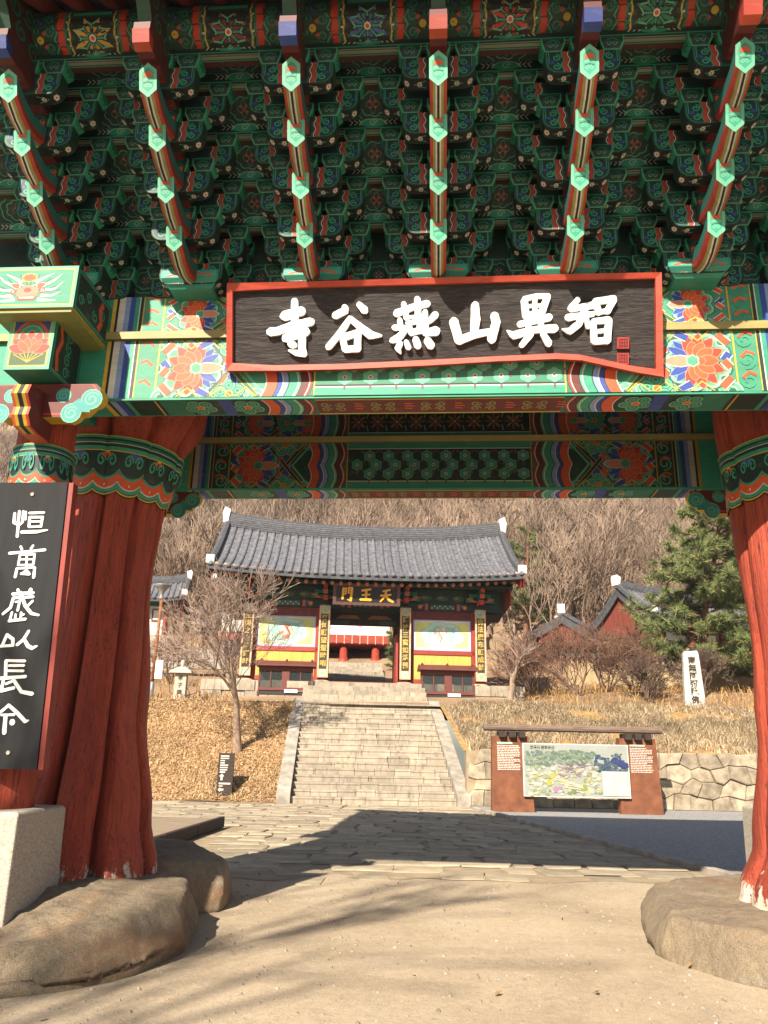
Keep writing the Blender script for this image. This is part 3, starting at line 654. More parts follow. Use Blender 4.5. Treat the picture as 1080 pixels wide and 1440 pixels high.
# --- rails, soffit boards between the tiers, back wall
XR = 4.6
def scroll_mark(mb, u, v, s):
    mb.disc(u, v, s, GR1, 14, s*.36)
    for k in (-1, 1):
        for q in range(3): mb.stroke([(u+k*s*(1.0+q*.32), v+s*.22), (u+k*s*(.75+q*.32), v+s*.05), (u+k*s*(.95+q*.32), v-s*.2)], s*.07, WHT)
    mb.spiral(u, v, s*.30, s*.07, PALE, 1.3, 0, 1, 12); mb.stroke([(u-s*.9, v), (u-s*.5, v+s*.25), (u, v+s*.32), (u+s*.5, v+s*.25), (u+s*.9, v)], s*.06, PALE)
for i in range(5):
    d = PD[i]; zb = (LZ[i+2] if i < 4 else 0)+.02 if i < 4 else LZ[4]+.17
    if i < 4: zb = (LZ[i+1]+.166)
    mb = MB(); h = .15
    mb.box(-XR, XR, d-.055-GY, d+.055-GY, zb, zb+h, GR3, {'d': srgb('4a1a14')})
    mb.paint(lambda u, v, w: G(u, d-.055-w, v))
    mb.rect(-XR, zb, XR, zb+h, GR3, 8); mb.rect(-XR, zb, XR, zb+.012, srgb('7f8f7a'), 8); mb.rect(-XR, zb+.03, XR, zb+.042, GR1, 8); mb.rect(-XR, zb+h-.02, XR, zb+h, GR1, 8)
    for k in range(-4, 4): scroll_mark(mb, (k+.5)*SPC, zb+h*.6, .13)
    mb.paint(lambda u, v, w: G(u, v, zb-w))
    mb.rect(-XR, d-.05, XR, d-.02, srgb('7f8f7a'), 8); mb.rect(-XR, d-.012, XR, d+.0, GR1, 8)
    mb.build('bracket_rail', M_DAN, gate)
def medallion(mb, u, v, s, rv=1.0):
    mb.scallop_ring(u, v, s, 8, .12, GR1, 0, s*rv); mb.scallop_ring(u, v, s*.94, 8, .12, GR3, 0, s*rv*.94)
    mb.scallop_ring(u, v, s*.66, 8, .18, GR1, .2, s*rv*.66); mb.scallop_ring(u, v, s*.60, 8, .18, GR3, .2, s*rv*.60)
    for k in range(4): mb.petal(u, v, k*math.pi/2, s*.34, s*.22, GR3, srgb('6f9a80')); mb.disc(u+s*.22*math.cos(k*math.pi/2+.785), v+s*rv*.24*math.sin(k*math.pi/2+.785), s*.075, srgb('a8402c'), 4)
    mb.disc(u, v, s*.10, srgb('7a3a2a'), 8)
for i in range(4):
    d0, d1 = PD[i]-.056, PD[i+1]+.056; z0, z1 = LZ[i+1]+.30, LZ[i+1]+.30+.14
    for k in range(-4, 4):
        u0 = k*SPC+.07; u1 = (k+1)*SPC-.07; um = (u0+u1)/2
        mb = MB(); mb.face([G(u0, d1, z1+.02), G(u0, d0, z0+.02), G(u1, d0, z0+.02), G(u1, d1, z1+.02)], GR3); mb.face([G(u0, d1, z1), G(u1, d1, z1), G(u1, d0, z0), G(u0, d0, z0)], GR3)
        def sf(u, v, w):
            t = (v-d0)/(d1-d0); return G(u, v-w*.4, z0+(z1-z0)*t-w)
        mb.paint(sf); vm = (d0+d1)/2
        mb.rect(um-.04, d1, um+.04, d0, srgb('1d3380')); medallion(mb, um, vm, .17, .62)
        for s in (-1, 1): mb.spiral(um+s*.30, vm, .07, .018, GR2, 1.3, 0, s, 12); mb.spiral(um+s*.42, vm, .06, .018, GR2, 1.3, 2, -s, 12)
        mb.build('soffit_panel', M_DAN, gate)
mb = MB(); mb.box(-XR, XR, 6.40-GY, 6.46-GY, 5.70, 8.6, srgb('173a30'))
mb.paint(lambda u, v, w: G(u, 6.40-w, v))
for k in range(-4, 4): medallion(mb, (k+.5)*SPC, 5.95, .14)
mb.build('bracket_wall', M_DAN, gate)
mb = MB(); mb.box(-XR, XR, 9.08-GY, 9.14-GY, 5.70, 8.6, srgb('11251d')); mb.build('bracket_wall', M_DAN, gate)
# --- eave purlin with painted fields
PR, PDD, PZ = .215, 4.95, 7.36
mb = MB(); mb.loft([[G(x, PDD+PR*math.cos(2*math.pi*j/24), PZ+PR*math.sin(2*math.pi*j/24)) for j in range(24)] for x in (-XR, XR)], srgb('1d3d30'))
pur = mb.build('eave_purlin', M_DAN, gate)
def pf(u, v, w):       # v = arc length from the lowest front edge upward
    a = -math.pi*.60-v/PR; return G(u, PDD+(PR+w)*math.cos(a), PZ+(PR+w)*math.sin(a))
def prect(mb, u0, v0, u1, v1, c, n=5):
    for q in range(n): mb.poly([(u0, v0+(v1-v0)*q/n), (u1, v0+(v1-v0)*q/n), (u1, v0+(v1-v0)*(q+1)/n), (u0, v0+(v1-v0)*(q+1)/n)], c); mb.k -= (1 if q < n-1 else 0)
V0, V1 = -.12, .36; VM = .10
starc = [(srgb('b5432c'), 'r'), (srgb('34559c'), 'b'), (srgb('c99a3a'), 'y'), (srgb('7a2f33'), 'm'), (srgb('4565a8'), 'b'), (RED, 'r'), (srgb('2f7a5c'), 'g'), (BLU, 'b')]
for k in range(-4, 4):
    um = (k+.5)*SPC; mb = MB(); mb.paint(pf); c1 = starc[(k+5) % 8][0]
    prect(mb, um-.50, V0, um+.50, V1, GR3)
    for s in (-1, 1):
        def X(a): return um+s*a
        def rc(a, b, c, n=5): prect(mb, min(X(a), X(b)), V0, max(X(a), X(b)), V1, c, n)
        rc(.49, .50, GR1); rc(.455, .47, GR2)
        mb.disc(X(.45), VM, .03, YEL, 10); mb.disc(X(.41), VM+.05, .022, RED, 4); mb.disc(X(.41), VM-.05, .022, RED, 4); mb.disc(X(.44), VM+.13, .02, BLU, 4); mb.disc(X(.44), VM-.13, .02, BLU, 4)
        for q in (-.16, -.06, .06, .16): mb.spiral(X(.37), VM+q, .045, .016, GR2, 1.3, q*20, s, 12)
        mb.stroke([(X(.30), VM-.2), (X(.335), VM-.1), (X(.30), VM-.05), (X(.33), VM), (X(.30), VM+.05), (X(.335), VM+.1), (X(.30), VM+.2)], .014, GR1)
        for off, c, w_ in ((.255, MAR, .075), (.255, RED, .058), (.21, GR2, .05), (.205, BLK, .012), (.185, YEL, .014)):
            mb.stroke([(X(off+.016*abs(math.sin(t*.75))), V0+(V1-V0)*t/16) for t in range(17)], w_, c)
        for q in (-.13, .0, .13): mb.disc(X(.212), VM+q, .008, WHT, 6)
    prect(mb, um-.175, V0+.02, um+.175, V1-.03, BLK); prect(mb, um-.165, V0+.02, um+.165, V0+.06, GR1, 2); prect(mb, um-.165, V1-.07, um+.165, V1-.03, GR1, 2)
    prect(mb, um-.155, VM-.145, um+.155, VM+.165, srgb('0a1a16'))
    for a in range(8):
        an = a*math.pi/4+math.pi/8*0
        mb.petal(um, VM, an+math.pi/8, .14, .034, c1, None, .035); mb.stroke([(um+.035*math.cos(an), VM+.035*math.sin(an)), (um+.095*math.cos(an), VM+.095*math.sin(an))], .016, GR1)
        for dq in (-.35, .35): mb.stroke([(um+.10*math.cos(an), VM+.10*math.sin(an)), (um+.145*math.cos(an+dq), VM+.145*math.sin(an+dq))], .013, MINT)
    mb.disc(um, VM, .030, WHT, 8); mb.disc(um, VM, .018, ORG, 6)
    mb.build('painted_field', M_DAN, pur)
# --- rafters and roof above (shade the brackets, throw the big shadow on the paving)
ZE, DE = 7.22, 4.10
for k in range(-17, 18):
    x = k*.30; mb = MB(); mb.tube([G(x, DE+.15, ZE-.02), G(x, 4.95, PZ+PR+.09), G(x, GY, 9.2)], .075, 8, srgb('6a241c')); mb.build('rafter', M_DAN, gate)
basic('roof_tile', srgb('6b6c73'), srgb('494a51'), 5, 0.85, (1, 1, 1), 0.4, 25, 0.02, vary=0.15)
XE = 5.75
mb = MB(); N = 20
def roofpt(x, t, sgn, up=0):
    d = GY+sgn*(GY-DE)*(1-t)*-1 if False else (DE+(GY-DE)*t if sgn < 0 else 2*GY-DE-(GY-DE)*t)
    z = ZE+.02+(9.55-ZE)*(t**1.25)+(.55*(abs(x)/XE)**3)*(1-.45*t)
    return G(x, d, z+up)
xs = [-XE+2*XE*i/N for i in range(N+1)]
for sgn in (-1, 1):
    ts = [i/8 for i in range(9)]
    for a, b in zip(ts, ts[1:]):
        for x0, x1 in zip(xs, xs[1:]):
            up = [roofpt(x0, a, sgn, .22), roofpt(x1, a, sgn, .22), roofpt(x1, b, sgn, .22), roofpt(x0, b, sgn, .22)]
            lo = [roofpt(x0, a, sgn), roofpt(x1, a, sgn), roofpt(x1, b, sgn), roofpt(x0, b, sgn)]
            mb.face(up if sgn < 0 else up[::-1]); mb.face(lo[::-1] if sgn < 0 else lo)
    for x0, x1 in zip(xs, xs[1:]): mb.face([roofpt(x0, 0, sgn), roofpt(x1, 0, sgn), roofpt(x1, 0, sgn, .22), roofpt(x0, 0, sgn, .22)])
mb.loft([[G(x, GY-.2, 9.5+.3*(abs(x)/XE)**3), G(x, GY+.2, 9.5+.3*(abs(x)/XE)**3), G(x, GY+.16, 10.1+.35*(abs(x)/XE)**3), G(x, GY-.16, 10.1+.35*(abs(x)/XE)**3)] for x in xs])
mb.build('roof', MATS['roof_tile'], gate)
mb = MB()
for s in (-1, 1):
    P = [(DE-GY+.2, ZE+.3), (0, 9.8), (GY-DE-.2, ZE+.3), (1.9, 7.2), (-1.9, 7.2)]; mb.prism(P, 'x', s*(XE-.35)-.03, s*(XE-.35)+.03, srgb('8e2f22'))
mb.build('gable_board', M_DAN, gate)

# ================================================================ hung name board
m, n, p = newmat('charred_board')
v = texcoord(n, (1.6, 1, 11)); f = noise(n, v, 3.2, 8, 0.72, 0.6)
g2 = noise(n, texcoord(n, (1, 1, 2)), 1.4, 4, .6)
col = mix(n, 0.35, ramp(n, f, [(0.30, srgb('131111')), (0.48, srgb('353131')), (0.72, srgb('5c5654'))]), ramp(n, g2, [(.3, srgb('221f20')), (.7, srgb('413c3b'))]))
n.links.new(col, p.inputs['Base Color']); p.inputs['Roughness'].default_value = 0.85
bump(n, p, f, 0.9, 0.05)
basic('board_frame_red', srgb('b5462f'), srgb('9a3725'), 5, 0.55, (1, 1, 4), 0.2)
basic('letter_white', srgb('f2f1ec'), srgb('e6e4dc'), 9, 0.5, bstr=0.08)
SPX, SPZ = .00634, .0063
def sg(px, py): return ((px-617)*SPX, (523-py)*SPZ)
sx_, sy_ = gate_xy(0, 6.295)
sign = empty('name_board', (sx_, sy_, 4.85), -PHI, 'wide dark name board with white brush characters and red frame, hung on the gate', 'sign board', rx=R(17.8)); sign.rotation_euler[1] = R(.8)
outer = [sg(*q) for q in ((313, 523), (313, 397), (420, 396), (620, 392), (800, 389), (921, 388), (923, 440), (926, 532), (890, 526), (850, 517), (815, 509), (780, 507), (700, 510), (600, 516), (480, 521), (380, 523))]
inner = [sg(*q) for q in ((325, 506), (324, 413), (420, 407), (620, 404), (800, 400), (910, 399), (911, 440), (912, 516), (880, 512), (845, 504), (812, 497), (780, 495), (700, 499), (600, 504), (480, 509), (380, 511))]
inner = [(a[0]+(b[0]-a[0])*.32, a[1]+(b[1]-a[1])*.32) for a, b in zip(inner, outer)]
mb = MB(); n_ = len(outer)
for i in range(n_):
    a, b, c, d = outer[i], outer[(i+1) % n_], inner[(i+1) % n_], inner[i]
    mb.face([(a[0], -.10, a[1]), (d[0], -.085, d[1]), (c[0], -.085, c[1]), (b[0], -.10, b[1])]); mb.face([(a[0], 0, a[1]), (a[0], -.10, a[1]), (b[0], -.10, b[1]), (b[0], 0, b[1])]); mb.face([(d[0], -.085, d[1]), (d[0], -.02, d[1]), (c[0], -.02, c[1]), (c[0], -.085, c[1])])
    mb.face([(a[0], 0, a[1]), (b[0], 0, b[1]), (c[0], 0, c[1]), (d[0], 0, d[1])])
mb.build('frame', MATS['board_frame_red'], sign)
# board with chipped relief
mb = MB(); NX, NZ = 150, 34; x0, x1 = sg(316, 0)[0], sg(922, 0)[0]
rg = np.random.RandomState(5)
hg = np.zeros((NZ+1, NX+1))
for (a, b, w) in ((4, 12, .5), (9, 30, .35), (17, 60, .2)):
    gg = rg.rand(a+2, b+2); yy = np.linspace(0, a, NZ+1); xx = np.linspace(0, b, NX+1); yi = yy.astype(int); xi = xx.astype(int)
    fy = (yy-yi)[:, None]; fx = (xx-xi)[None, :]
    hg += w*((gg[np.ix_(yi, xi)]*(1-fx)+gg[np.ix_(yi, xi+1)]*fx)*(1-fy)+(gg[np.ix_(yi+1, xi)]*(1-fx)+gg[np.ix_(yi+1, xi+1)]*fx)*fy)
b0 = 0
def edge_z(x, tab):
    for (a, b), (c, d) in zip(tab, tab[1:]):
        if x <= c: return b+(d-b)*(x-a)/max(1e-6, c-a)
    return tab[-1][1]
bt = sorted(outer[7:]+[outer[0]]); tt = sorted(outer[1:6])
for j in range(NZ+1):
    for i in range(NX+1):
        x = x0+(x1-x0)*i/NX; za, zc = edge_z(x, bt)+.01, edge_z(x, tt)-.01
        mb.v.append((x, -.028-.022*hg[j, i], za+(zc-za)*j/NZ))
for j in range(NZ):
    for i in range(NX): q = j*(NX+1)+i; mb.f.append((q, q+1, q+NX+2, q+NX+1)); mb.c.append((1, 1, 1))
mb.build('board', MATS['charred_board'], sign, True)
# brush strokes traced as wide lines: (x, y, width) triples in sixfold pixels of three crops
CH = [
 ((360, 400), 6, [[(303, 135, 62), (303, 290, 66)], [(215, 262, 84), (368, 218, 72)], [(95, 398, 76), (150, 395, 68), (300, 342, 76), (448, 312, 68)], [(228, 455, 76), (400, 395, 84)], [(372, 380, 60), (370, 540, 66), (390, 592, 54)], [(390, 592, 50), (320, 580, 50), (258, 560, 16)], [(275, 505, 62), (300, 514, 62)]]),
 ((360, 400), 6, [[(735, 190, 56), (745, 215, 60), (655, 262, 62)], [(860, 168, 50), (908, 218, 66)], [(780, 290, 46), (700, 410, 60), (600, 532, 56)], [(780, 285, 46), (860, 350, 60), (960, 430, 72), (1050, 436, 22)], [(725, 470, 56), (745, 555, 54)], [(740, 446, 60), (865, 405, 56)], [(852, 410, 62), (850, 550, 58)], [(745, 552, 58), (858, 545, 58)]]),
 ((530, 400), 6, [[(160, 245, 66), (290, 195, 56), (418, 166, 60)], [(220, 165, 48), (245, 285, 50)], [(335, 125, 56), (345, 285, 56)], [(240, 285, 30), (370, 270, 34)], [(255, 330, 40), (370, 312, 40)], [(262, 325, 44), (288, 420, 44)], [(358, 312, 44), (352, 405, 46)], [(285, 408, 56), (370, 392, 56)], [(188, 305, 46), (200, 380, 46)], [(142, 368, 48), (230, 368, 40)], [(240, 390, 40), (180, 455, 66), (125, 478, 50)], [(402, 235, 46), (408, 400, 56)], [(488, 262, 60), (445, 310, 44), (405, 332, 44)], [(410, 415, 60), (495, 400, 82)], [(195, 505, 50), (175, 545, 56), (198, 588, 14)], [(245, 490, 42), (265, 540, 50)], [(325, 470, 56), (345, 525, 62)], [(425, 480, 64), (455, 525, 70)]]),
 ((530, 400), 6, [[(645, 318, 78), (690, 478, 76)], [(690, 478, 74), (830, 428, 62), (980, 402, 54)], [(822, 180, 66), (828, 300, 80), (818, 415, 68)], [(985, 272, 72), (1000, 320, 72), (965, 470, 76)]]),
 ((700, 400), 6, [[(212, 145, 58), (228, 275, 60)], [(212, 132, 46), (320, 108, 44), (412, 108, 40)], [(402, 120, 56), (362, 238, 60)], [(300, 120, 38), (300, 275, 44)], [(222, 195, 30), (365, 188, 30)], [(232, 268, 46), (360, 238, 42)], [(178, 345, 52), (420, 288, 64)], [(258, 270, 44), (248, 380, 46)], [(352, 258, 46), (352, 370, 46)], [(72, 398, 10), (125, 440, 66), (300, 392, 58), (465, 382, 72)], [(268, 430, 58), (195, 522, 48)], [(372, 430, 50), (418, 508, 62)]]),
 ((700, 400), 6, [[(655, 140, 46), (598, 212, 56)], [(602, 222, 50), (780, 188, 58)], [(575, 290, 60), (780, 262, 46)], [(722, 200, 54), (665, 345, 58), (590, 405, 58), (528, 388, 10)], [(722, 290, 40), (742, 370, 44)], [(798, 165, 52), (828, 252, 54)], [(795, 160, 56), (945, 138, 62)], [(945, 145, 58), (898, 242, 54)], [(825, 250, 40), (905, 236, 44)], [(780, 335, 52), (795, 495, 54)], [(785, 325, 50), (905, 312, 54)], [(910, 315, 56), (900, 490, 58)], [(795, 412, 34), (900, 400, 34)], [(795, 492, 56), (902, 486, 56)]]),
]
def brush(mb, pts, wobble, y0, y1, rg):
    """one brush stroke as a solid ribbon with rounded ends; pts (x, z, width)"""
    P = []
    for (a, b) in zip(pts, pts[1:]):
        for t in range(4): P.append(tuple(a[q]+(b[q]-a[q])*t/4 for q in range(3)))
    P.append(pts[-1]); Lf = []; Rt = []; n = len(P)
    for i in range(n):
        a = P[max(0, i-1)]; b = P[min(n-1, i+1)]; dx, dz = b[0]-a[0], b[1]-a[1]; l = math.hypot(dx, dz) or 1
        w = P[i][2]/2*(1+rg.uniform(-wobble, wobble)); Lf.append((P[i][0]-dz/l*w, P[i][1]+dx/l*w)); w = P[i][2]/2*(1+rg.uniform(-wobble, wobble)); Rt.append((P[i][0]+dz/l*w, P[i][1]-dx/l*w))
    def cap(c, prev):
        dx, dz = c[0]-prev[0], c[1]-prev[1]; a = math.atan2(dz, dx); w = c[2]/2
        return [(c[0]+w*.92*math.cos(a+q)*(1+rg.uniform(-.12, .08)), c[1]+w*.92*math.sin(a+q)*(1+rg.uniform(-.12, .08))) for q in (-1.05, -.5, 0, .5, 1.05)]
    ol = Rt+cap(P[-1], P[-2])+Lf[::-1]+cap(P[0], P[1])
    area = sum(ol[i][0]*ol[(i+1) % len(ol)][1]-ol[(i+1) % len(ol)][0]*ol[i][1] for i in range(len(ol)))
    if area < 0: ol = ol[::-1]
    mb.prism(ol, 'y', y0, y1)
rg = random.Random(4)
for org, sc, strokes in CH:
    mb = MB()
    for q, st in enumerate(strokes):
        pts = [(*sg(org[0]+x/sc, org[1]+y/sc), w/sc*SPX) for x, y, w in st]
        brush(mb, pts, .05, -.074-q*.0007, -.03, rg)
    mb.build('character', MATS['letter_white'], sign)
basic('seal_red', srgb('a33a34'), srgb('8a2a28'), 20, .6)
for py in (476, 498):
    mb = MB(); (a, b), (c, d) = sg(864, py+16), sg(880, py); mb.box(a, c, -.068, -.03, b, d)
    o = mb.build('seal', MATS['seal_red'], sign); bevel(o, .012, 2)
    mb = MB()
    for q in range(4): mb.box(a+.012+.022*q, a+.022+.022*q, -.071, -.067, b+.012, d-.012, srgb('6a1c1c'))
    for q in range(3): mb.box(a+.012, c-.012, -.0705, -.067, b+.02+.028*q, b+.027+.028*q, srgb('6a1c1c'))
    mb.build('seal_marks', M_PLAIN, o)

# ================================================================ black couplet board on the front left post
basic('black_board', srgb('121419'), srgb('08090c'), 2.5, .8, (8, 8, .8), .3, 8)
basic('letter_grey', srgb('e3e2dd'), srgb('b9b8b4'), 6, .5, bstr=.1)
BD = 6.13; BX0 = -3.70; BXR = -3.06
bw = gate_xy(-3.52, BD)
board = empty('couplet_board', (*bw, 1.38), -PHI, 'tall black vertical board with white brush characters fixed to the front post', 'sign board')
BW = .315; BH = 2.36; LEAN = -.09
mb = MB(); mb.prism([(-BW+LEAN*-1, 0), (BW-LEAN, 0), (BW, BH), (-BW, BH)], 'y', -.035, .0, (1, 1, 1)); bevel(mb.build('panel', MATS['black_board'], board), .004)
mb = MB(); mb.prism([(BW-LEAN+.002, 0), (BW-LEAN+.045, 0), (BW+.045, BH), (BW+.002, BH)], 'y', -.02, .07); mb.prism([(-BW-LEAN-.045, 0), (-BW-LEAN-.002, 0), (-BW-.002, BH), (-BW-.045, BH)], 'y', -.02, .07); mb.build('edge_strip', MATS['red_timber'], board)
def bpx(px, py):
    a = PITCH-math.atan((py-720)/FPX); h = BD*math.tan(a); z = EYE+h-1.38
    dep = BD*math.cos(PITCH)+h*math.sin(PITCH); e = 98-(py-680)*36/408
    return ((px-e)/FPX*dep+BW-LEAN*(1-z/BH)-.005, z, dep/FPX)
CB = [
 ((0, 690), [[(152, 235, 30), (148, 330, 40), (196, 352, 30)], [(202, 215, 30), (185, 478, 32)], [(245, 215, 28), (240, 325, 28), (202, 360, 26)], [(272, 220, 25), (270, 298, 25)], [(312, 232, 26), (468, 228, 26)], [(316, 275, 28), (310, 375, 28)], [(316, 276, 26), (458, 275, 26)], [(455, 275, 28), (440, 375, 28)], [(322, 322, 20), (445, 320, 20)], [(312, 378, 22), (440, 372, 22)], [(235, 432, 36), (400, 427, 36), (512, 410, 14)]]),
 ((0, 690), [[(105, 652, 30), (290, 636, 28), (488, 615, 30)], [(225, 582, 26), (240, 612, 26)], [(360, 572, 26), (336, 606, 26)], [(222, 668, 26), (205, 770, 26)], [(222, 666, 24), (380, 662, 24)], [(380, 667, 26), (366, 775, 26)], [(216, 718, 18), (375, 715, 18)], [(200, 776, 20), (370, 771, 20)], [(295, 662, 24), (295, 838, 24)], [(192, 812, 28), (176, 900, 34)], [(192, 811, 24), (385, 801, 24)], [(386, 803, 28), (376, 903, 34)], [(240, 866, 26), (330, 871, 26)], [(250, 860, 18), (295, 830, 18)], [(330, 860, 18), (300, 830, 18)]]),
 ((0, 690), [[(205, 1032, 30), (226, 1085, 30)], [(345, 1030, 40), (335, 1070, 44)], [(152, 1078, 32), (372, 1064, 34)], [(155, 1120, 28), (375, 1106, 28)], [(160, 1122, 30), (132, 1220, 34), (50, 1288, 28)], [(185, 1160, 20), (240, 1155, 20)], [(236, 1130, 26), (210, 1250, 28)], [(242, 1062, 30), (290, 1200, 36), (360, 1280, 34), (438, 1296, 24)], [(370, 1150, 26), (300, 1220, 26)], [(150, 1272, 28), (126, 1362, 28)], [(190, 1292, 24), (186, 1350, 26)], [(250, 1272, 26), (246, 1345, 26)], [(250, 1300, 24), (280, 1290, 24)], [(122, 1360, 32), (298, 1340, 30)]]),
 ((0, 880), [[(98, 138, 32), (50, 250, 34)], [(100, 136, 34), (165, 182, 36), (165, 236, 34)], [(32, 258, 28), (170, 246, 30)], [(335, 95, 30), (280, 185, 34), (212, 240, 32)], [(288, 182, 34), (330, 250, 38), (375, 274, 38), (428, 250, 18)]]),
 ((0, 880), [[(96, 412, 36), (95, 580, 34)], [(96, 406, 28), (300, 408, 28)], [(130, 458, 26), (290, 455, 28)], [(122, 512, 26), (285, 512, 28)], [(15, 596, 34), (312, 570, 34)], [(76, 602, 30), (52, 720, 36)], [(52, 724, 34), (190, 690, 34)], [(180, 602, 36), (272, 730, 36), (388, 750, 42)], [(102, 650, 26), (170, 622, 28)]]),
 ((0, 880), [[(136, 872, 30), (70, 930, 32), (2, 974, 30)], [(134, 870, 30), (230, 950, 38), (320, 1040, 38), (354, 1026, 14)], [(60, 976, 24), (200, 970, 26)], [(106, 990, 42), (96, 1162, 48)], [(178, 1044, 58), (182, 1054, 58)]]),
]
rg = random.Random(9)
for org, strokes in CB:
    mb = MB()
    for q, st in enumerate(strokes):
        pts = []
        for x, y, w in st:
            a, b, c = bpx(org[0]+x/7.2, org[1]+y/7.2); pts.append((a, b, w/7.2*c))
        brush(mb, pts, .04, -.040-q*.0004, -.034, rg)
    mb.build('character', MATS['letter_grey'], board)
for px, py in ((47, 695), (20, 1070)):
    a, b, c = bpx(px, py); mb = MB(); mb.tube([(a, -.034, b), (a, -.045, b)], .016, 10); mb.build('screw', MATS['granite'], board)
# ================================================================ ground, paving, boulders
from mathutils import noise as mn
def vn(x, y, z=0.0, s=1.0): return mn.noise(Vector((x*s, y*s, z*s)))
m, n, p = newmat('sand')
v = texcoord(n, (1, 1, 1)); f = noise(n, v, 0.7, 8, 0.65); g = noise(n, v, 14, 6, 0.7)
col = mix(n, 0.35, ramp(n, f, [(0.3, srgb('94856f')), (0.5, srgb('aa9a82')), (0.72, srgb('b7a892'))]), ramp(n, g, [(.3, srgb('837460')), (.7, srgb('baa98f'))]))
peb = n.nodes.new('ShaderNodeTexVoronoi'); peb.inputs['Scale'].default_value = 38; n.links.new(v, peb.inputs['Vector'])
pb = ramp(n, peb.outputs['Distance'], [(0.07, (1, 1, 1)), (0.13, (0, 0, 0))]); pm = ramp(n, noise(n, v, 3, 3, .5), [(.52, (0, 0, 0)), (.6, (1, 1, 1))])
pmask = mix(n, 1.0, pb, pm, 'MULTIPLY')
col = mix(n, 1.0, col, ramp(n, noise(n, v, .33, 6, .7, .6), [(.32, (.78, .76, .73)), (.5, (1, 1, 1)), (.68, (1.1, 1.09, 1.07))]), 'MULTIPLY')
col = mix(n, 1.0, col, ramp(n, noise(n, v, 85, 3, .6), [(.3, (.7, .7, .7)), (.5, (1, 1, 1)), (.72, (1.16, 1.16, 1.16))]), 'MULTIPLY')
n.links.new(mix(n, pmask, col, srgb('8a7a66')), p.inputs['Base Color']); p.inputs['Roughness'].default_value = 0.95
bump(n, p, mix(n, .5, noise(n, v, 30, 8, 0.75), noise(n, v, 4.5, 4, .6)), 0.7, 0.03)
basic('soil', srgb('9a8a72'), srgb('83745c'), 3, .95, bstr=.5, bscale=30)
basic('flagstone', srgb('a3967f'), srgb('847967'), 2.2, .85, (1, 1, 1), .5, 18, .015, vary=.22)
basic('gravel', srgb('a5a4a3'), srgb('6f6e6e'), 26, .95, bstr=.8, bscale=40, bdist=.03)
m, n, p = newmat('cut_stone')
v = texcoord(n); f = noise(n, v, 2.6, 7, .65)
col = ramp(n, f, [(.35, srgb('877e71')), (.65, srgb('a69b8a'))])
g = noise(n, texcoord(n, (5, 5, .7)), 1.6, 6, .7); st = ramp(n, g, [(.52, (0, 0, 0)), (.66, (.75, .75, .75))])
geo = n.nodes.new('ShaderNodeNewGeometry'); sz = n.nodes.new('ShaderNodeSeparateXYZ'); n.links.new(geo.outputs['True Normal'], sz.inputs[0])
up = ramp(n, sz.outputs[2], [(.2, (1, 1, 1)), (.6, (.15, .15, .15))])
col = mix(n, mix(n, 1.0, st, up, 'MULTIPLY'), col, srgb('5f564b')); col = mix(n, ramp(n, noise(n, v, .9, 5, .6), [(.45, (0, 0, 0)), (.7, (.5, .5, .5))]), col, srgb('8a8272'))
rm = n.nodes.new('ShaderNodeMix'); rm.data_type = 'RGBA'; rm.blend_type = 'MULTIPLY'; rm.inputs[0].default_value = 1; n.links.new(col, rm.inputs[6]); n.links.new(rnd_shift(n, .15), rm.inputs[7])
n.links.new(rm.outputs[2], p.inputs['Base Color']); p.inputs['Roughness'].default_value = .9; bump(n, p, noise(n, v, 22, 7, .7), .5, .012)
basic('fitted_stone', srgb('a89b85'), srgb('786d5e'), 3.2, .92, (1, 1, 1), .8, 16, .03, vary=.24)
basic('pale_kerb', srgb('a39b90'), srgb('7f786f'), 3, .9, bstr=.3)
basic('leaf_litter', srgb('ae8f6a'), srgb('8f7150'), 5, .95, bstr=.8, bscale=25, bdist=.04)
basic('dry_grass_soil', srgb('a98a58'), srgb('806238'), 4, .95, bstr=.6, bscale=20)
m, n, p = newmat('boulder')
v = texcoord(n); f = noise(n, v, 1.6, 8, .68); g = noise(n, v, 16, 6, .7)
col = mix(n, .4, ramp(n, f, [(.3, srgb('7a6d5b')), (.5, srgb('978772')), (.72, srgb('ab9778'))]), ramp(n, g, [(.3, srgb('665b4d')), (.7, srgb('b5a486'))]))
rust = ramp(n, noise(n, texcoord(n, (1, 1, 2)), 1.1, 5, .6), [(.56, (0, 0, 0)), (.70, (.55, .55, .55))])
spk = ramp(n, noise(n, v, 120, 4, .7), [(.32, (.5, .5, .5)), (.55, (1.0, 1.0, 1.0)), (.72, (1.3, 1.27, 1.2))]); col = mix(n, ramp(n, noise(n, v, 6, 5, .6), [(.60, (0, 0, 0)), (.66, (.55, .55, .55))]), col, srgb('a39f92'))
col = mix(n, 1.0, col, spk, 'MULTIPLY')
n.links.new(mix(n, rust, col, srgb('8f6440')), p.inputs['Base Color']); p.inputs['Roughness'].default_value = .9
bump(n, p, noise(n, v, 11, 10, .78), .9, .06)

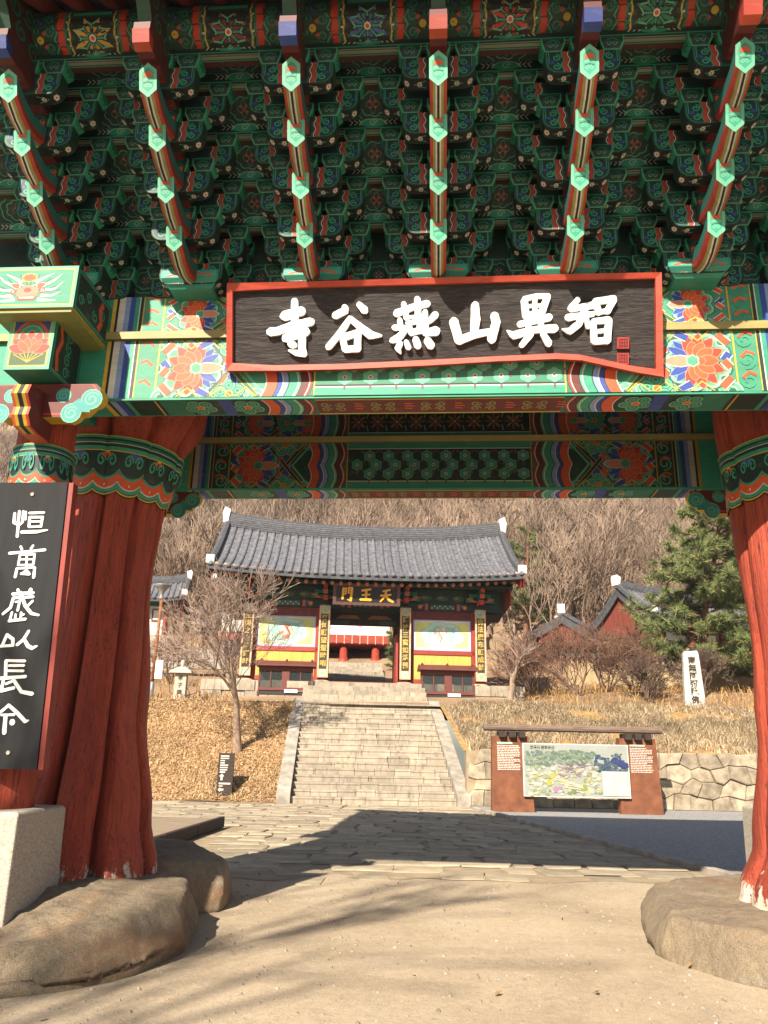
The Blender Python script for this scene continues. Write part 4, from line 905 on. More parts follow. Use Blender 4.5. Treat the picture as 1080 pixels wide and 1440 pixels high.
def sheet(name, x0, x1, y0, y1, z, mat, kind='structure', nx=1, ny=1):
    mb = MB(); mb.face([(x0, y0, z), (x1, y0, z), (x1, y1, z), (x0, y1, z)]); return tag(mb.build(name, mat), kind=kind)
mb = MB(); xs = [-400, -60, -20]+[-12+.5*i for i in range(49)]+[20, 60, 400]; ys = [-60, -20, -5]+[.5*i for i in range(52)]+[26, 31]
for y in ys:
    for x in xs:
        z = 0.0
        if abs(x) < 11 and 0 < y < 24: z = .018*vn(x, y, 0, .55)+.008*vn(x, y, 3, 1.7)
        mb.v.append((x, y, z-.012))
nx = len(xs)
for j in range(len(ys)-1):
    for i in range(nx-1): q = j*nx+i; mb.f.append((q, q+1, q+nx+1, q+nx)); mb.c.append((1, 1, 1))
ground = mb.build('ground', MATS['sand'], smooth=True); tag(ground, kind='structure')
def kerb_x(y): return 2.83+(21.8-y)*(4.76-2.83)/(21.8-11.36)
# paving bed and flagstones
mb = MB(); rj = random.Random(6); P = [(-6.5+i*.22, 10.75+.35*vn(i*.22, 4, 1, 1.1)+rj.uniform(-.08, .08)) for i in range(52)]+[(kerb_x(11), 11), (kerb_x(23.4), 23.4), (-6.5, 23.4)]
mb.face([(x, y, -.008) for x, y in P]); paving = mb.build('paving', MATS['soil']); tag(paving, kind='structure')
rg = random.Random(21); y = 9.75; cnt = 0
while y < 23.3:
    dy = rg.uniform(.38, .62); x = -6.2+rg.uniform(0, .5)
    while x < kerb_x(y)-.3:
        w = rg.uniform(.38, .95)
        if x+w > kerb_x(y+dy)-.08: w = kerb_x(y+dy)-.08-x
        if w > .25 and not (y < 11.3 and rg.random() < (.8 if y < 10.5 else .35)) and not (x < -2.9 and 11 < y < 16.6):
            j = lambda a=.09: rg.uniform(-a, a)
            g = .012; c = [(x+g+j(), y+g+j(.05)), (x+w*.5+j(), y+g+j(.06)), (x+w-g+j(), y+g+j(.05)), (x+w-g+j(), y+dy-g+j(.05)), (x+w*.45+j(), y+dy-g+j(.06)), (x+g+j(), y+dy-g+j(.05))]
            oy = rg.uniform(-.12, .12) if y < 11.5 else 0; c = [(a, b+oy) for a, b in c]; cx = sum(a for a, _ in c)/6; cy = sum(b for _, b in c)/6; h = rg.uniform(.010, .024) if y > 11.6 else rg.uniform(-.012, .010); tl = rg.uniform(-.012, .012); tx = rg.uniform(-.01, .01)
            mb = MB()
            mb.loft([[(a-cx, b-cy, 0) for a, b in c], [(a-cx, b-cy, h-.014+(b-cy)*tl+(a-cx)*tx) for a, b in c], [((a-cx)*.93, (b-cy)*.90, h+(b-cy)*tl+(a-cx)*tx) for a, b in c]])
            o = mb.build('flagstone', MATS['flagstone'], paving, loc=(cx, cy, 0)); cnt += 1
        x += w+.005
    y += dy
mb = MB(); P = [(kerb_x(10.5)+.12, 10.5), (40, 10.5), (40, 24), (kerb_x(23.5)+.12, 24)]; mb.face([(x, y, .014) for x, y in P]); tag(mb.build('gravel_path', MATS['gravel']), kind='structure')
kerb = empty('kerb_edging', (kerb_x(16), 16, 0), 0); kerb.name = 'kerb'; tag(kerb, kind='structure')
y = 10.9
while y < 22.2:
    l = 1.0+rg.uniform(-.1, .15); x0 = kerb_x(y); x1 = kerb_x(y+l); mb = MB()
    mb.loft([[(x0-kerb.location.x, y-16, -.05), (x0+.13-kerb.location.x, y-16, -.05), (x1+.13-kerb.location.x, y+l-.015-16, -.05), (x1-kerb.location.x, y+l-.015-16, -.05)], [(x0-kerb.location.x, y-16, .07), (x0+.13-kerb.location.x, y-16, .07), (x1+.13-kerb.location.x, y+l-.015-16, .07), (x1-kerb.location.x, y+l-.015-16, .07)]])
    bevel(mb.build('kerb_stone', MATS['pale_kerb'], kerb), .012); y += l
def boulder(name, plan, h, seed, label, prof=None, top=None):
    cx = sum(x for x, _ in plan)/len(plan); cy = sum(y for _, y in plan)/len(plan); n = len(plan); N = 220; C = []
    for i in range(N):          # Catmull-Rom outline
        t = i*n/N; k = int(t); u = t-k; P = [plan[(k+q) % n] for q in (-1, 0, 1, 2)]
        C.append(tuple(.5*(2*P[1][a]+(P[2][a]-P[0][a])*u+(2*P[0][a]-5*P[1][a]+4*P[2][a]-P[3][a])*u*u+(3*P[1][a]-P[0][a]-3*P[2][a]+P[3][a])*u**3) for a in (0, 1)))
    prof = prof or [(-.15, .98), (0, 1.0), (.12, 1.008), (.24, 1.012), (.36, 1.01), (.48, 1.0), (.60, .988), (.70, .973), (.79, .955), (.87, .945), (.93, .93), (.97, .915)]+[(1.0+.02*i/16, .90-.88*i/16) for i in range(17)]
    rings = []
    for z, s in prof:
        r = []
        for x, y in C:
            X = cx+(x-cx)*s; Y = cy+(y-cy)*s
            e = 1+.05*vn(X+seed, Y, z*h*3, .9)*(1 if z > -.1 else 0)+.030*(1-2*abs(vn(X, Y+seed, z*h*2, 2.2)))*(1 if z < .99 else .3)+.012*vn(X, Y, z*h+seed, 8)
            zz = h*z*(1+.20*vn(X+seed*2, Y, 0, .75))+(.030*(.5-abs(vn(X, Y, seed, 2.4)))*2*min(1, (z-.4)*2)+.012*vn(X, Y, seed, 7)+.006*vn(X, Y, seed, 15) if z > .5 else 0)+(top(X, Y) if top and z > .3 else 0)
            r.append(((X-cx)*e, (Y-cy)*e, zz))
        rings.append(r)
    cuts = []; rq = random.Random(int(seed*10)); ext = max(abs(x) for r in rings for x, _, _ in r)
    for k in range(16):
        a = rq.uniform(0, 6.283); nv = Vector((math.cos(a), math.sin(a), rq.uniform(.1, 1.3))).normalized(); sup = max(nv.dot(Vector(q)) for r in rings for q in r); cuts.append((nv, sup*rq.uniform(.90, .965)))
    for r in rings:
        for i, q in enumerate(r):
            w = Vector(q)
            for nv, dd in cuts:
                e = nv.dot(w)-dd
                if e > 0: w -= nv*e*.88
            f_ = .012*vn(w.x*9+seed, w.y*9, w.z*9)+.006*vn(w.x*25, w.y*25, w.z*25)
            r[i] = (w.x*(1+f_*.5), w.y*(1+f_*.5), w.z+f_*.6)
    mb = MB(); mb.loft(rings); o = mb.build(name, MATS['boulder'], None, True, (cx, cy, 0)); tag(o, label, 'boulder', 'foundation boulders under the gate'); return o
boulder('boulder', [(-1.62, 6.6), (-1.58, 7.3), (-1.8, 8.1), (-2.6, 8.7), (-4.5, 8.9), (-5.4, 7.5), (-4.9, 6.0), (-3.4, 5.55), (-2.55, 5.7), (-1.95, 6.0)], .40, 3.3, 'large brown boulder under the left pillar and its square stone pedestal', None, lambda x, y: -.10*max(0, min(1, (6.9-y)/.9)))
boulder('boulder', [(-1.72, 8.5), (-1.60, 9.2), (-2.0, 9.9), (-3.5, 10.3), (-4.6, 9.6), (-4.4, 8.5), (-2.6, 8.25)], .44, 11.1, 'smaller grey boulder behind the left pillar, beside the paving')
boulder('boulder', [(2.40, 7.4), (2.42, 6.95), (2.62, 6.55), (3.2, 6.1), (4.6, 5.8), (5.6, 7), (5.4, 9.4), (3.6, 9.5), (2.75, 8.6)], .31, 27.7, 'tan boulder under the sunlit right pillar')
# low deck at the left edge of the paving
basic('deck_wood', srgb('9b8a74'), srgb('6f6252'), 3, .85, (.6, 9, 9), .4)
deck = empty('low_deck', (-5.2, 13.9, 0), 0, 'low timber deck with dark edge boards left of the paving', 'deck')
def box_o(name, x0, x1, y0, y1, z0, z1, mat, parent=None, bv=.006, loc=None):
    mb = MB(); mb.box(x0, x1, y0, y1, z0, z1); o = mb.build(name, mat, parent, loc=loc)
    if bv: bevel(o, bv)
    return o
for k in range(14): y0 = -2.45+k*.36; box_o('plank', -4, 1.62+.06*k/1.2*.55, y0, y0+.345, .15, .185, MATS['deck_wood'], deck)
for k in range(3):
    mb = MB(); a, b = -2.5+k*1.72, -2.5+(k+1)*1.72-.03; xa, xb = 1.62+(a+2.5)*.085, 1.62+(b+2.5)*.085
    mb.loft([[(xa, a, .01), (xa+.09, a, .01), (xb+.09, b, .01), (xb, b, .01)], [(xa, a, .215), (xa+.09, a, .215), (xb+.09, b, .215), (xb, b, .215)]]); bevel(mb.build('edge_board', MATS['dark_wood'], deck), .01)

# ================================================================ banks, stairs, retaining wall
SA = R(3.44); ST0 = (-.115, 23.8)
def st_xy(x, y): return (ST0[0]+x*math.cos(SA)-y*math.sin(SA), ST0[1]+x*math.sin(SA)+y*math.cos(SA))
def st_mb(name, mb, mat, parent=None, **k): return mb.build(name, mat, parent, **k)
stairs = empty('stone_stairs', (*ST0, 0), SA, 'wide flight of pale stone steps with sloping side slabs up to the inner gate', 'stairs')
NS, RISE, TREAD, SW = 17, 3.2/17, 6.75/17, 2.42
rg = random.Random(12)
for i in range(NS):
    x = -SW; y0 = i*TREAD; zt = (i+1)*RISE
    while x < SW-.02:
        w = min(rg.uniform(.5, 1.25), SW-x)
        if SW-x-w < .25: w = SW-x
        mb = MB(); jj = rg.uniform(-.035, .03); jz = rg.uniform(-.016, .012); zb = zt-RISE-.02 if i else -.1
        mb.prism([(y0+jj+.03, zb), (y0+TREAD+.25, zb), (y0+TREAD+.25, zt+jz), (y0+jj+.012, zt+jz), (y0+jj+.012, zt+jz-.055), (y0+jj+.03, zt+jz-.075)][::-1], 'x', x+.006, x+w-.006); o = mb.build('step_block', MATS['cut_stone'], stairs); bevel(o, .016, 2); x += w
for s in (-1, 1):
    a, b = s*(SW+.005), s*(SW+.40); x0, x1 = min(a, b), max(a, b); mb = MB()
    prof = [(-.12, -.05), (NS*TREAD+.35, -.05), (NS*TREAD+.35, NS*RISE+.13), (NS*TREAD-.15, NS*RISE+.14), (-.05, .36), (-.12, .33)]
    for q in range(3):
        f0, f1 = q/3, (q+1)/3-.004
        ya, yb = -.12+(NS*TREAD+.35)*f0, -.12+(NS*TREAD+.35)*f1; za, zb = .30+(NS*RISE-.12)*f0, .30+(NS*RISE-.12)*f1
        mb = MB(); mb.prism([(ya, max(-.1, za-1.0)), (yb, zb-1.0 if zb > .9 else -.1), (yb, zb), (ya, za)][::-1], 'x', x0, x1); bevel(mb.build('side_slab', MATS['pale_kerb'], stairs), .02, 2)
# upper short steps to the platform of the inner gate
UP0 = 8.0
for i in range(5):
    x = -2.55
    while x < 2.5:
        w = min(rg.uniform(.7, 1.5), 2.55-x)
        if 2.55-x-w < .3: w = 2.55-x
        mb = MB(); mb.box(x+.006, x+w-.006, UP0+i*.34+rg.uniform(-.015, .015), UP0+i*.34+.6, 3.15+i*.2, 3.2+(i+1)*.2+rg.uniform(-.008, .008)); bevel(mb.build('step_block', MATS['cut_stone'], stairs), .016, 2); x += w
# hillside and terraces
def Hh(x, y):
    if y < 31: z = 3.12
    elif y < 34: z = 3.12+(y-31)/3*.75
    elif y < 40: z = 3.87+(y-34)*.03
    elif y < 62: z = 4.05+(y-40)*.27
    else: z = 9.99+(y-62)*.48
    k = min(1, max(0, (y-30)/15)); z += k*(.5*vn(x, y, 0, .09)+.15*vn(x, y, 5, .35))
    if y > 80: z += (y-80)*.10*vn(x, y, 9, .012)
    if y < 44 and abs(x) > 7: z += .35*min(1, (abs(x)-7)/5)*min(1, (y-29.5)/4)
    return z
mb = MB(); xs = [-300, -200, -140, -100, -75]+[-60+2.0*i for i in range(61)]+[75, 100, 140, 200, 300]; ys = [30+.75*i for i in range(14)]+[41+2*i for i in range(20)]+[82+7*i for i in range(36)]
for y in ys:
    for x in xs: mb.v.append((x, y, Hh(x, y)))
nx = len(xs)
for j in range(len(ys)-1):
    for i in range(nx-1): q = j*nx+i; mb.f.append((q, q+1, q+nx+1, q+nx)); mb.c.append((1, 1, 1))
m, n, p = newmat('hill_soil')
v = texcoord(n); f = noise(n, v, .25, 8, .7)
n.links.new(ramp(n, f, [(.3, srgb('7d6852')), (.5, srgb('9a8064')), (.7, srgb('b09674'))]), p.inputs['Base Color']); p.inputs['Roughness'].default_value = 1; bump(n, p, noise(n, v, 4, 8, .75), .8, .2)
tag(mb.build('hillside', MATS['hill_soil'], smooth=True), kind='structure')
def Lz(x, y): return max(0, min(3.14, (y-23.95)/6.1*3.2))+.07*vn(x, y, 0, .5)
def Rz(x, y): return 1.56+max(0, min(1, (y-24.4)/5.2))*1.55+.06*vn(x, y, 0, .5)
def bank(name, x0f, x1f, y0, y1, zf, mat, n1=26, n2=40):
    mb = MB()
    for j in range(n1+1):
        y = y0+(y1-y0)*j/n1; a, b = x0f(y), x1f(y)
        for i in range(n2+1): x = a+(b-a)*(i/n2); mb.v.append((x, y, zf(x, y)))
    for j in range(n1):
        for i in range(n2): q = j*(n2+1)+i; mb.f.append((q, q+1, q+n2+2, q+n2+1)); mb.c.append((1, 1, 1))
    return tag(mb.build(name, mat, smooth=True), kind='structure')
def stL(y): return st_xy(-SW-.3, (y-23.8))[0]
def stR(y): return st_xy(SW+.3, (y-23.8))[0]
bank('bank_left', lambda y: -40, stL, 23.7, 30.4, Lz, MATS['leaf_litter'], 26, 120)
bank('bank_right', stR, lambda y: 40, 24.25, 30.4, Rz, MATS['dry_grass_soil'], 20, 120)
# retaining wall of fitted stones
wall = empty('retaining_wall', (8, 23.95, 0), 0, 'retaining wall of fitted pale stones behind the information board', 'wall')
mb = MB(); mb.box(-5.4, 9, .03, .5, -.1, 1.56); mb.build('backing', MATS['soil'], wall)
rg = random.Random(31); rows = 4; hh = 1.62/rows; lat = {}
def lp(i, r):
    if (i, r) not in lat:
        jx, jz = rg.uniform(-.12, .12), rg.uniform(-.085, .085)
        if r == 0 or r == rows: jz = jz*.35 if r == rows else 0
        lat[(i, r)] = (-5.4+i*.30+jx*1.3, r*hh+jz*1.25)
    return lat[(i, r)]
for r in range(rows):
    off = [0, 1, 0, 1][r]
    for k in range(24):
        i = k*2+off; c = [lp(i, r), lp(i+1, r), lp(i+2, r), lp(i+2, r+1), lp(i+1, r+1), lp(i, r+1)]
        if c[0][0] > 5.2: continue
        cx = sum(a for a, _ in c)/6; cz = sum(b for _, b in c)/6
        def ins(q): return [(cx+(a-cx)*(1-q/.3), cz+(b-cz)*(1-q/.2)) for a, b in c]
        fr = rg.uniform(-.10, .0); mb = MB()
        A, B, C_ = ins(.004), ins(.006), ins(.03)
        mb.loft([[(a, .2, b) for a, b in A][::-1], [(a, .03+fr, b) for a, b in B][::-1], [(a, fr-.005+rg.uniform(-.012, .012), b) for a, b in C_][::-1]])
        mb.build('wall_stone', MATS['fitted_stone'], wall)

# ================================================================ dry grass and leaves
def blades(name, pts, hgt, wid, lean, cols, mat, kindlabel):
    n = len(pts); rs = np.random.RandomState(len(name)); P = np.array(pts, dtype=np.float64)
    a = rs.rand(n)*6.283; h = hgt*(.5+rs.rand(n))*np.array([1+.5*vn(q[0], q[1], 9, .8) for q in pts]); w = wid*(.6+.8*rs.rand(n)); la = rs.rand(n)*6.283; ll = lean*h*(rs.rand(n)+.2)
    dx, dy = np.cos(a)*w/2, np.sin(a)*w/2
    v0 = P+np.stack([dx, dy, np.zeros(n)], 1); v1 = P-np.stack([dx, dy, np.zeros(n)], 1)
    md = P+np.stack([np.cos(la)*ll*.35, np.sin(la)*ll*.35, h*.6], 1); tp = P+np.stack([np.cos(la)*ll, np.sin(la)*ll, h*(1-.25*lean)], 1)
    m0 = md+np.stack([dx, dy, np.zeros(n)], 1)*.7; m1 = md-np.stack([dx, dy, np.zeros(n)], 1)*.7
    V = np.concatenate([v0, v1, m0, m1, tp]); I = np.arange(n)
    F = [(i, i+n, i+3*n, i+2*n) for i in I]+[(i+2*n, i+3*n, i+4*n) for i in I]
    me = bpy.data.meshes.new(name); me.from_pydata(V.tolist(), [], F)
    at = me.color_attributes.new('Col', 'FLOAT_COLOR', 'CORNER'); pick = rs.randint(0, len(cols), n); cc = np.array(cols)[pick]*(0.75+.5*rs.rand(n))[:, None]*np.array([1+.4*vn(q[0], q[1], 2, .5)+.25*vn(q[0], q[1], 7, 1.4) for q in pts])[:, None]
    cq = np.concatenate([np.repeat(cc, 4, 0), np.repeat(cc, 3, 0)]); at.data.foreach_set('color', np.concatenate([cq, np.ones((len(cq), 1))], 1).astype(np.float32).ravel())
    me.materials.append(mat); o = link(name, me); return tag(o, kindlabel, 'grass', kind='stuff')
m, n, p = newmat('blade'); a = n.nodes.new('ShaderNodeVertexColor'); a.layer_name = 'Col'; n.links.new(a.outputs[0], p.inputs['Base Color']); p.inputs['Roughness'].default_value = .8
rs = np.random.RandomState(2); pts = []
while len(pts) < 34000:
    y = 24.4+5.9*rs.rand(); x = stR(y)+.15+(13.5-stR(y))*rs.rand()
    if mn.noise(Vector((x*.6, y*.6, 2))) > -.25+.2*rs.rand(): pts.append((x, y, Rz(x, y)-.03))
blades('dry_grass', pts, .32, .02, 1.1, [srgb('aa977a'), srgb('968264'), srgb('b5a78e'), srgb('836f53')], MATS['blade'], 'tall dry straw-coloured grass on the bank above the stone wall')
pts = []
for _ in range(9000):
    y = 30.2+16*rs.rand()**1.6; x = (-1 if rs.rand() < .4 else 1)*(6+16*rs.rand()); pts.append((x, y, Hh(x, y)-.03))
blades('wild_grass', pts, .38, .03, .9, [srgb('b5905a'), srgb('8d6b3e'), srgb('7a5c36')], MATS['blade'], 'sparse dry grass on the terrace beside the inner gate')
def leaves(name, n, fx, zf, label, cols, size=.055, lift=.03):
    rs = np.random.RandomState(n % 97); mb = MB()
    for _ in range(n):
        x, y = fx(rs); z = zf(x, y)+lift*rs.rand(); s = size*(.5+rs.rand()); e = Euler((rs.randn()*.5, rs.randn()*.5, rs.rand()*6.28)).to_matrix()
        c = Vector((x, y, z+.01)); k = cols[rs.randint(len(cols))]; q = (.75+.5*rs.rand())*(1+.45*vn(x, y, 1, .45)+.2*vn(x, y, 4, 1.6))
        mb.face([c+e@Vector(w) for w in ((-s, 0, 0), (0, -s*.5, s*.15), (s, 0, .0), (0, s*.5, s*.15))], tuple(t*q for t in k))
    return tag(mb.build(name, MATS['blade']), label, 'leaves', kind='stuff')
def lfx(rs):
    y = 23.8+6.5*rs.rand(); return (stL(y)-.1-10*rs.rand(), y)
leaves('fallen_leaves', 46000, lfx, Lz, 'brown fallen leaves covering the bank left of the stairs', [srgb('b89a76'), srgb('a88864'), srgb('c0a684'), srgb('97784f'), srgb('ae8f68')], .036)
pts = []
for _ in range(14000):
    y = 24.0+6.3*rs.rand(); x = stL(y)-.1-10*rs.rand(); pts.append((x, y, Lz(x, y)-.02))
blades('bank_grass', pts, .16, .02, 1.0, [srgb('c2a680'), srgb('ab8c64'), srgb('b89a70')], MATS['blade'], 'short dry grass among the leaves left of the stairs')

# pebbles and crumbs on the sand
mb = MB(); rs = np.random.RandomState(77)
for _ in range(3800):
    y = 3.2+rs.rand()**1.3*7.5; x = -4.5+rs.rand()*9; s = .005+.016*rs.rand()**3; z = .018*vn(x, y, 0, .55)+.008*vn(x, y, 3, 1.7)-.012
    k = .6+.6*rs.rand(); c = tuple(t*k for t in (.26, .22, .17)); a = rs.rand()*6.28; ring = [(x+s*(.7+.6*rs.rand())*math.cos(a+j*1.257), y+s*(.7+.6*rs.rand())*math.sin(a+j*1.257)) for j in range(5)]
    b = len(mb.v); mb.v += [(p_[0], p_[1], z-.002) for p_ in ring]+[(x+(p_[0]-x)*.5, y+(p_[1]-y)*.5, z+s*.7) for p_ in ring]
    for j in range(5): mb.f.append((b+j, b+(j+1) % 5, b+5+(j+1) % 5, b+5+j)); mb.c.append(c)
    mb.f.append(tuple(b+5+j for j in range(5))); mb.c.append(c)
tag(mb.build('pebbles', MATS['blade']), 'scattered pebbles on the sandy ground under the gate', 'pebbles', kind='stuff')
def fgl(rs): return (-5+10*rs.rand(), 4+7*rs.rand())
leaves('stray_leaves', 60, fgl, lambda x, y: .0, 'a few dry leaves on the sandy ground', [srgb('8a6a44'), srgb('6e5030')], .025, .005)
# ================================================================ inner gate and other buildings
basic('temple_red', srgb('973626'), srgb('7c2a1e'), 3, .6, bstr=.15)
basic('temple_yellow', srgb('c7a652'), srgb('b4923f'), 3, .7, (6, 6, .5), .15)
basic('earth_wall', srgb('b39c78'), srgb('93805f'), 3, .9, bstr=.3)
basic('gable_red', srgb('7c3a2c'), srgb('642c22'), 2, .8, (1, 6, 1), .3)
basic('plaster_white', srgb('dedad0'), srgb('c9c4b8'), 3, .85, bstr=.15)
basic('ridge_white', srgb('dfdcd4'), srgb('b9b6ae'), 5, .9, bstr=.2)
basic('flat_tile', srgb('505156'), srgb('37383c'), 6, .9, (1, 1, 1), .5, 20, .03)
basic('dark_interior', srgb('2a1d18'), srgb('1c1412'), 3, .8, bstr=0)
def text_mesh(body, size, bold=0.0):
    c = bpy.data.curves.new('t', 'FONT'); c.body = body; c.size = size; c.align_x = 'CENTER'; c.align_y = 'CENTER'; c.offset = bold; c.extrude = .004; c.resolution_u = 2
    o = bpy.data.objects.new('t', c); COL.objects.link(o); bpy.context.view_layer.update()
    me = bpy.data.meshes.new_from_object(o.evaluated_get(bpy.context.evaluated_depsgraph_get())); bpy.data.objects.remove(o); me.materials.clear(); return me
def put_text(name, body, size, mat, parent, loc, bold=0.0):
    me = text_mesh(body, size, bold); me.materials.append(mat); o = link(name, me, parent, loc, (R(90), 0, 0)); return o
def roof_parts(root, XL, D0, D1, zE, zR, upE, upR, step=.37, cov=.085, pw=1.35, red=True, rear=True, gable_red=None, ridge_h=.55, drop=1.2, barge=None):
    """gable tile roof: eave depth D0 (front) to D1 (back), ridge midway"""
    DM = (D0+D1)/2
    def sp(x, t, sgn=-1, up=0.0):
        d = D0+(DM-D0)*t if sgn < 0 else D1-(D1-DM)*t
        z = zE+(zR-zE)*(t**pw)+((upE*(1-t)+upR*t)*(abs(x)/XL)**2.4)
        return (x, d, z+up)
    T = [i/9 for i in range(10)]; X = [-XL+2*XL*i/24 for i in range(25)]
    for sgn in ((-1, 1) if rear else (-1,)):
        mb = MB()
        for a, b in zip(T, T[1:]):
            for x0, x1 in zip(X, X[1:]):
                q = [sp(x0, a, sgn), sp(x1, a, sgn), sp(x1, b, sgn), sp(x0, b, sgn)]; mb.face(q if sgn < 0 else q[::-1]); q = [sp(x0, a, sgn, -.22), sp(x1, a, sgn, -.22), sp(x1, b, sgn, -.22), sp(x0, b, sgn, -.22)]; mb.face(q[::-1] if sgn < 0 else q)
        for x0, x1 in zip(X, X[1:]):
            q = [sp(x0, 0, sgn, -.22), sp(x1, 0, sgn, -.22), sp(x1, 0, sgn), sp(x0, 0, sgn)]; mb.face(q if sgn < 0 else q[::-1])
        for x in (X[0], X[-1]):
            for a, b in zip(T, T[1:]): mb.face([sp(x, a, sgn, -.22), sp(x, a, sgn), sp(x, b, sgn), sp(x, b, sgn, -.22)])
        rf = mb.build('roof_slope', MATS['flat_tile'], root, True)
        if sgn > 0: continue
        n = int(2*XL/step)
        # channel tiles: stepped courses between the cover rows
        mb = MB(); NC = 16
        for c in range(NC):
            a, b = c/NC, (c+1)/NC
            for x0, x1 in zip(X, X[1:]): mb.face([sp(x0, a, -1, .045), sp(x1, a, -1, .045), sp(x1, b, -1, .008), sp(x0, b, -1, .008)]); mb.face([sp(x0, a, -1, .0), sp(x1, a, -1, .0), sp(x1, a, -1, .045), sp(x0, a, -1, .045)])
        mb.build('channel_tiles', MATS['roof_tile'], rf)
        for k in range(n+1):
            x = -XL+.08+(2*XL-.16)*k/n; mb = MB(); rings = []
            for t in T:
                t2 = t*.985-.012; c = sp(x, max(t2, -.02), -1, .02) if t2 >= 0 else (x, sp(x, 0)[1]-.06, sp(x, 0)[2]-.0)
                rings.append([(c[0]+cov*math.cos(q), c[1], c[2]+cov*1.1*math.sin(q)+.01) for q in (math.pi*j/5 for j in range(6))]+[(c[0]-cov, c[1], c[2]-.06), (c[0]+cov, c[1], c[2]-.06)])
            mb.loft(rings); mb.build('cover_tile_row', MATS['roof_tile'], rf, True)
    # main ridge with white ends
    rb = []
    for x in X:
        z = sp(x, 1)[2]; rb.append([(x, DM-.20, z-.1), (x, DM+.20, z-.1), (x, DM+.17, z+ridge_h), (x, DM, z+ridge_h+.09), (x, DM-.17, z+ridge_h)])
    mb = MB(); mb.loft(rb); rd = mb.build('ridge', MATS['flat_tile'], root)
    for q in range(5):
        mb = MB(); mb.loft([[(x, DM-.215+.008*q, sp(x, 1)[2]+.02+q*ridge_h/5.2), (x, DM-.15, sp(x, 1)[2]+.02+q*ridge_h/5.2), (x, DM-.15, sp(x, 1)[2]+.055+q*ridge_h/5.2), (x, DM-.215+.008*q, sp(x, 1)[2]+.055+q*ridge_h/5.2)] for x in X]); mb.build('ridge_course', MATS['roof_tile'], rd)
    for s in (-1, 1):
        z = sp(XL, 1)[2]; mb = MB(); mb.prism([(s*XL-s*.04, z-.12), (s*(XL+.16), z+.05), (s*(XL+.22), z+.5), (s*(XL+.12), z+ridge_h+.28), (s*(XL-.16), z+ridge_h+.14), (s*(XL-.10), z+.3)][::(1 if s > 0 else -1)], 'y', DM-.25, DM+.25); bevel(mb.build('ridge_end', MATS['ridge_white'], rd), .04, 2)
        # descending ridge along the gable edge, with its white end
        mb = MB(); mb.loft([[(s*(XL-.02)+dx, sp(XL, t)[1], sp(XL, t)[2]+dz) for dx, dz in ((-.16, 0), (.16, 0), (.14, .26), (0, .33), (-.14, .26))] for t in [i/10*.93+.06 for i in range(11)]]); mb.build('gable_ridge', MATS['flat_tile'], root)
        e = sp(XL, .045); mb = MB(); mb.box(s*(XL-.02)-.17, s*(XL-.02)+.17, e[1]-.12, e[1]+.05, e[2]+.0, e[2]+.36); bevel(mb.build('gable_ridge_end', MATS['ridge_white'], root), .04, 2)
        # bargeboard: red, along both slopes, and the boarding below
        mb = MB(); xx = s*(XL-.06)
        up = [sp(XL, t)[1:] for t in T]+[(sp(XL, t, 1)[1], sp(XL, t, 1)[2]) for t in T[::-1][1:]]
        lo = [(d, z-.24-.40) for d, z in up]
        for (a, b), (c, d) in zip(zip(up, up[1:]), zip(lo, lo[1:])):
            for x_ in (xx-.05, xx+.05): mb.face([(x_, a[0], a[1]-.23), (x_, b[0], b[1]-.23), (x_, d[0], d[1]), (x_, c[0], c[1])])
            mb.face([(xx-.05, c[0], c[1]), (xx+.05, c[0], c[1]), (xx+.05, d[0], d[1]), (xx-.05, d[0], d[1])])
        mb.build('barge_board', barge or MATS['temple_red'], root)
        zb = zE+upE-drop; x2 = s*(XL-.28)
        P = [(d, z-.3) for d, z in up if abs(d-DM) < (DM-D0)*.72]; P = P+[(P[-1][0], zb), (DM, zb-.35), (P[0][0], zb)]
        mb = MB(); mb.prism(P, 'x', x2-.03, x2+.03); mb.build('gable_boarding', gable_red or MATS['temple_red'], root)
    return sp
# ---- inner gate
FY = 10.85; ig_xy = st_xy(0, FY)
inner_gate = empty('inner_gate', (*ig_xy, 4.2), SA, 'inner temple gate with grey tile roof, murals and yellow panels above the stairs', 'gate building')
def dcb(name, mb, parent=inner_gate): return mb.build(name, M_DAN, parent)
XL = 6.78; D0, D1 = -2.25, 6.2
sp = roof_parts(inner_gate, XL, D0, D1, 4.46, 7.2, .28, .48, .37, .10, drop=1.1)
PXS = (-5.16, -1.80, 1.82, 5.20)
# platform of rough cut stone
rg = random.Random(5)
plat = MB(); plat.box(-6.6, 6.6, -1.55, 6.6, -1.2, -.02); plat.build('platform', MATS['cut_stone'], inner_gate)
for side in (-1, 1):
    for r in range(2):
        x = 2.35
        while x < 6.7:
            w = min(rg.uniform(.5, 1.2), 6.8-x)
            if w < .15: break
            mb = MB(); a, b = side*x, side*(x+w-.02); mb.box(min(a, b), max(a, b), -1.72+rg.uniform(-.05, .05), -1.3, -.92+r*.46, -.92+(r+1)*.46-.015+rg.uniform(-.03, .02)); bevel(mb.build('platform_stone', MATS['cut_stone'], inner_gate), .04, 2); x += w
for x in PXS:
    for d in (0, 4):
        mb = MB(); mb.lathe([(.42, -.02), (.40, .10), (.30, .16)], 16); bevel(mb.build('pillar_base', MATS['cut_stone'], inner_gate, True, (x, d, 0)), .02)
        mb = MB(); mb.lathe([(.235, .1), (.235, 3.5)], 20); mb.build('pillar', MATS['temple_red'], inner_gate, True, (x, d, 0))
        mb = MB(); mb.lathe([(.242, 3.02), (.242, 3.5)], 20, GR2); mb.lathe([(.246, 3.08), (.246, 3.14)], 20, ORG); mb.lathe([(.246, 3.3), (.246, 3.36)], 20, PALE); mb.build('pillar_collar', M_DAN, inner_gate, False, (x, d, 0))
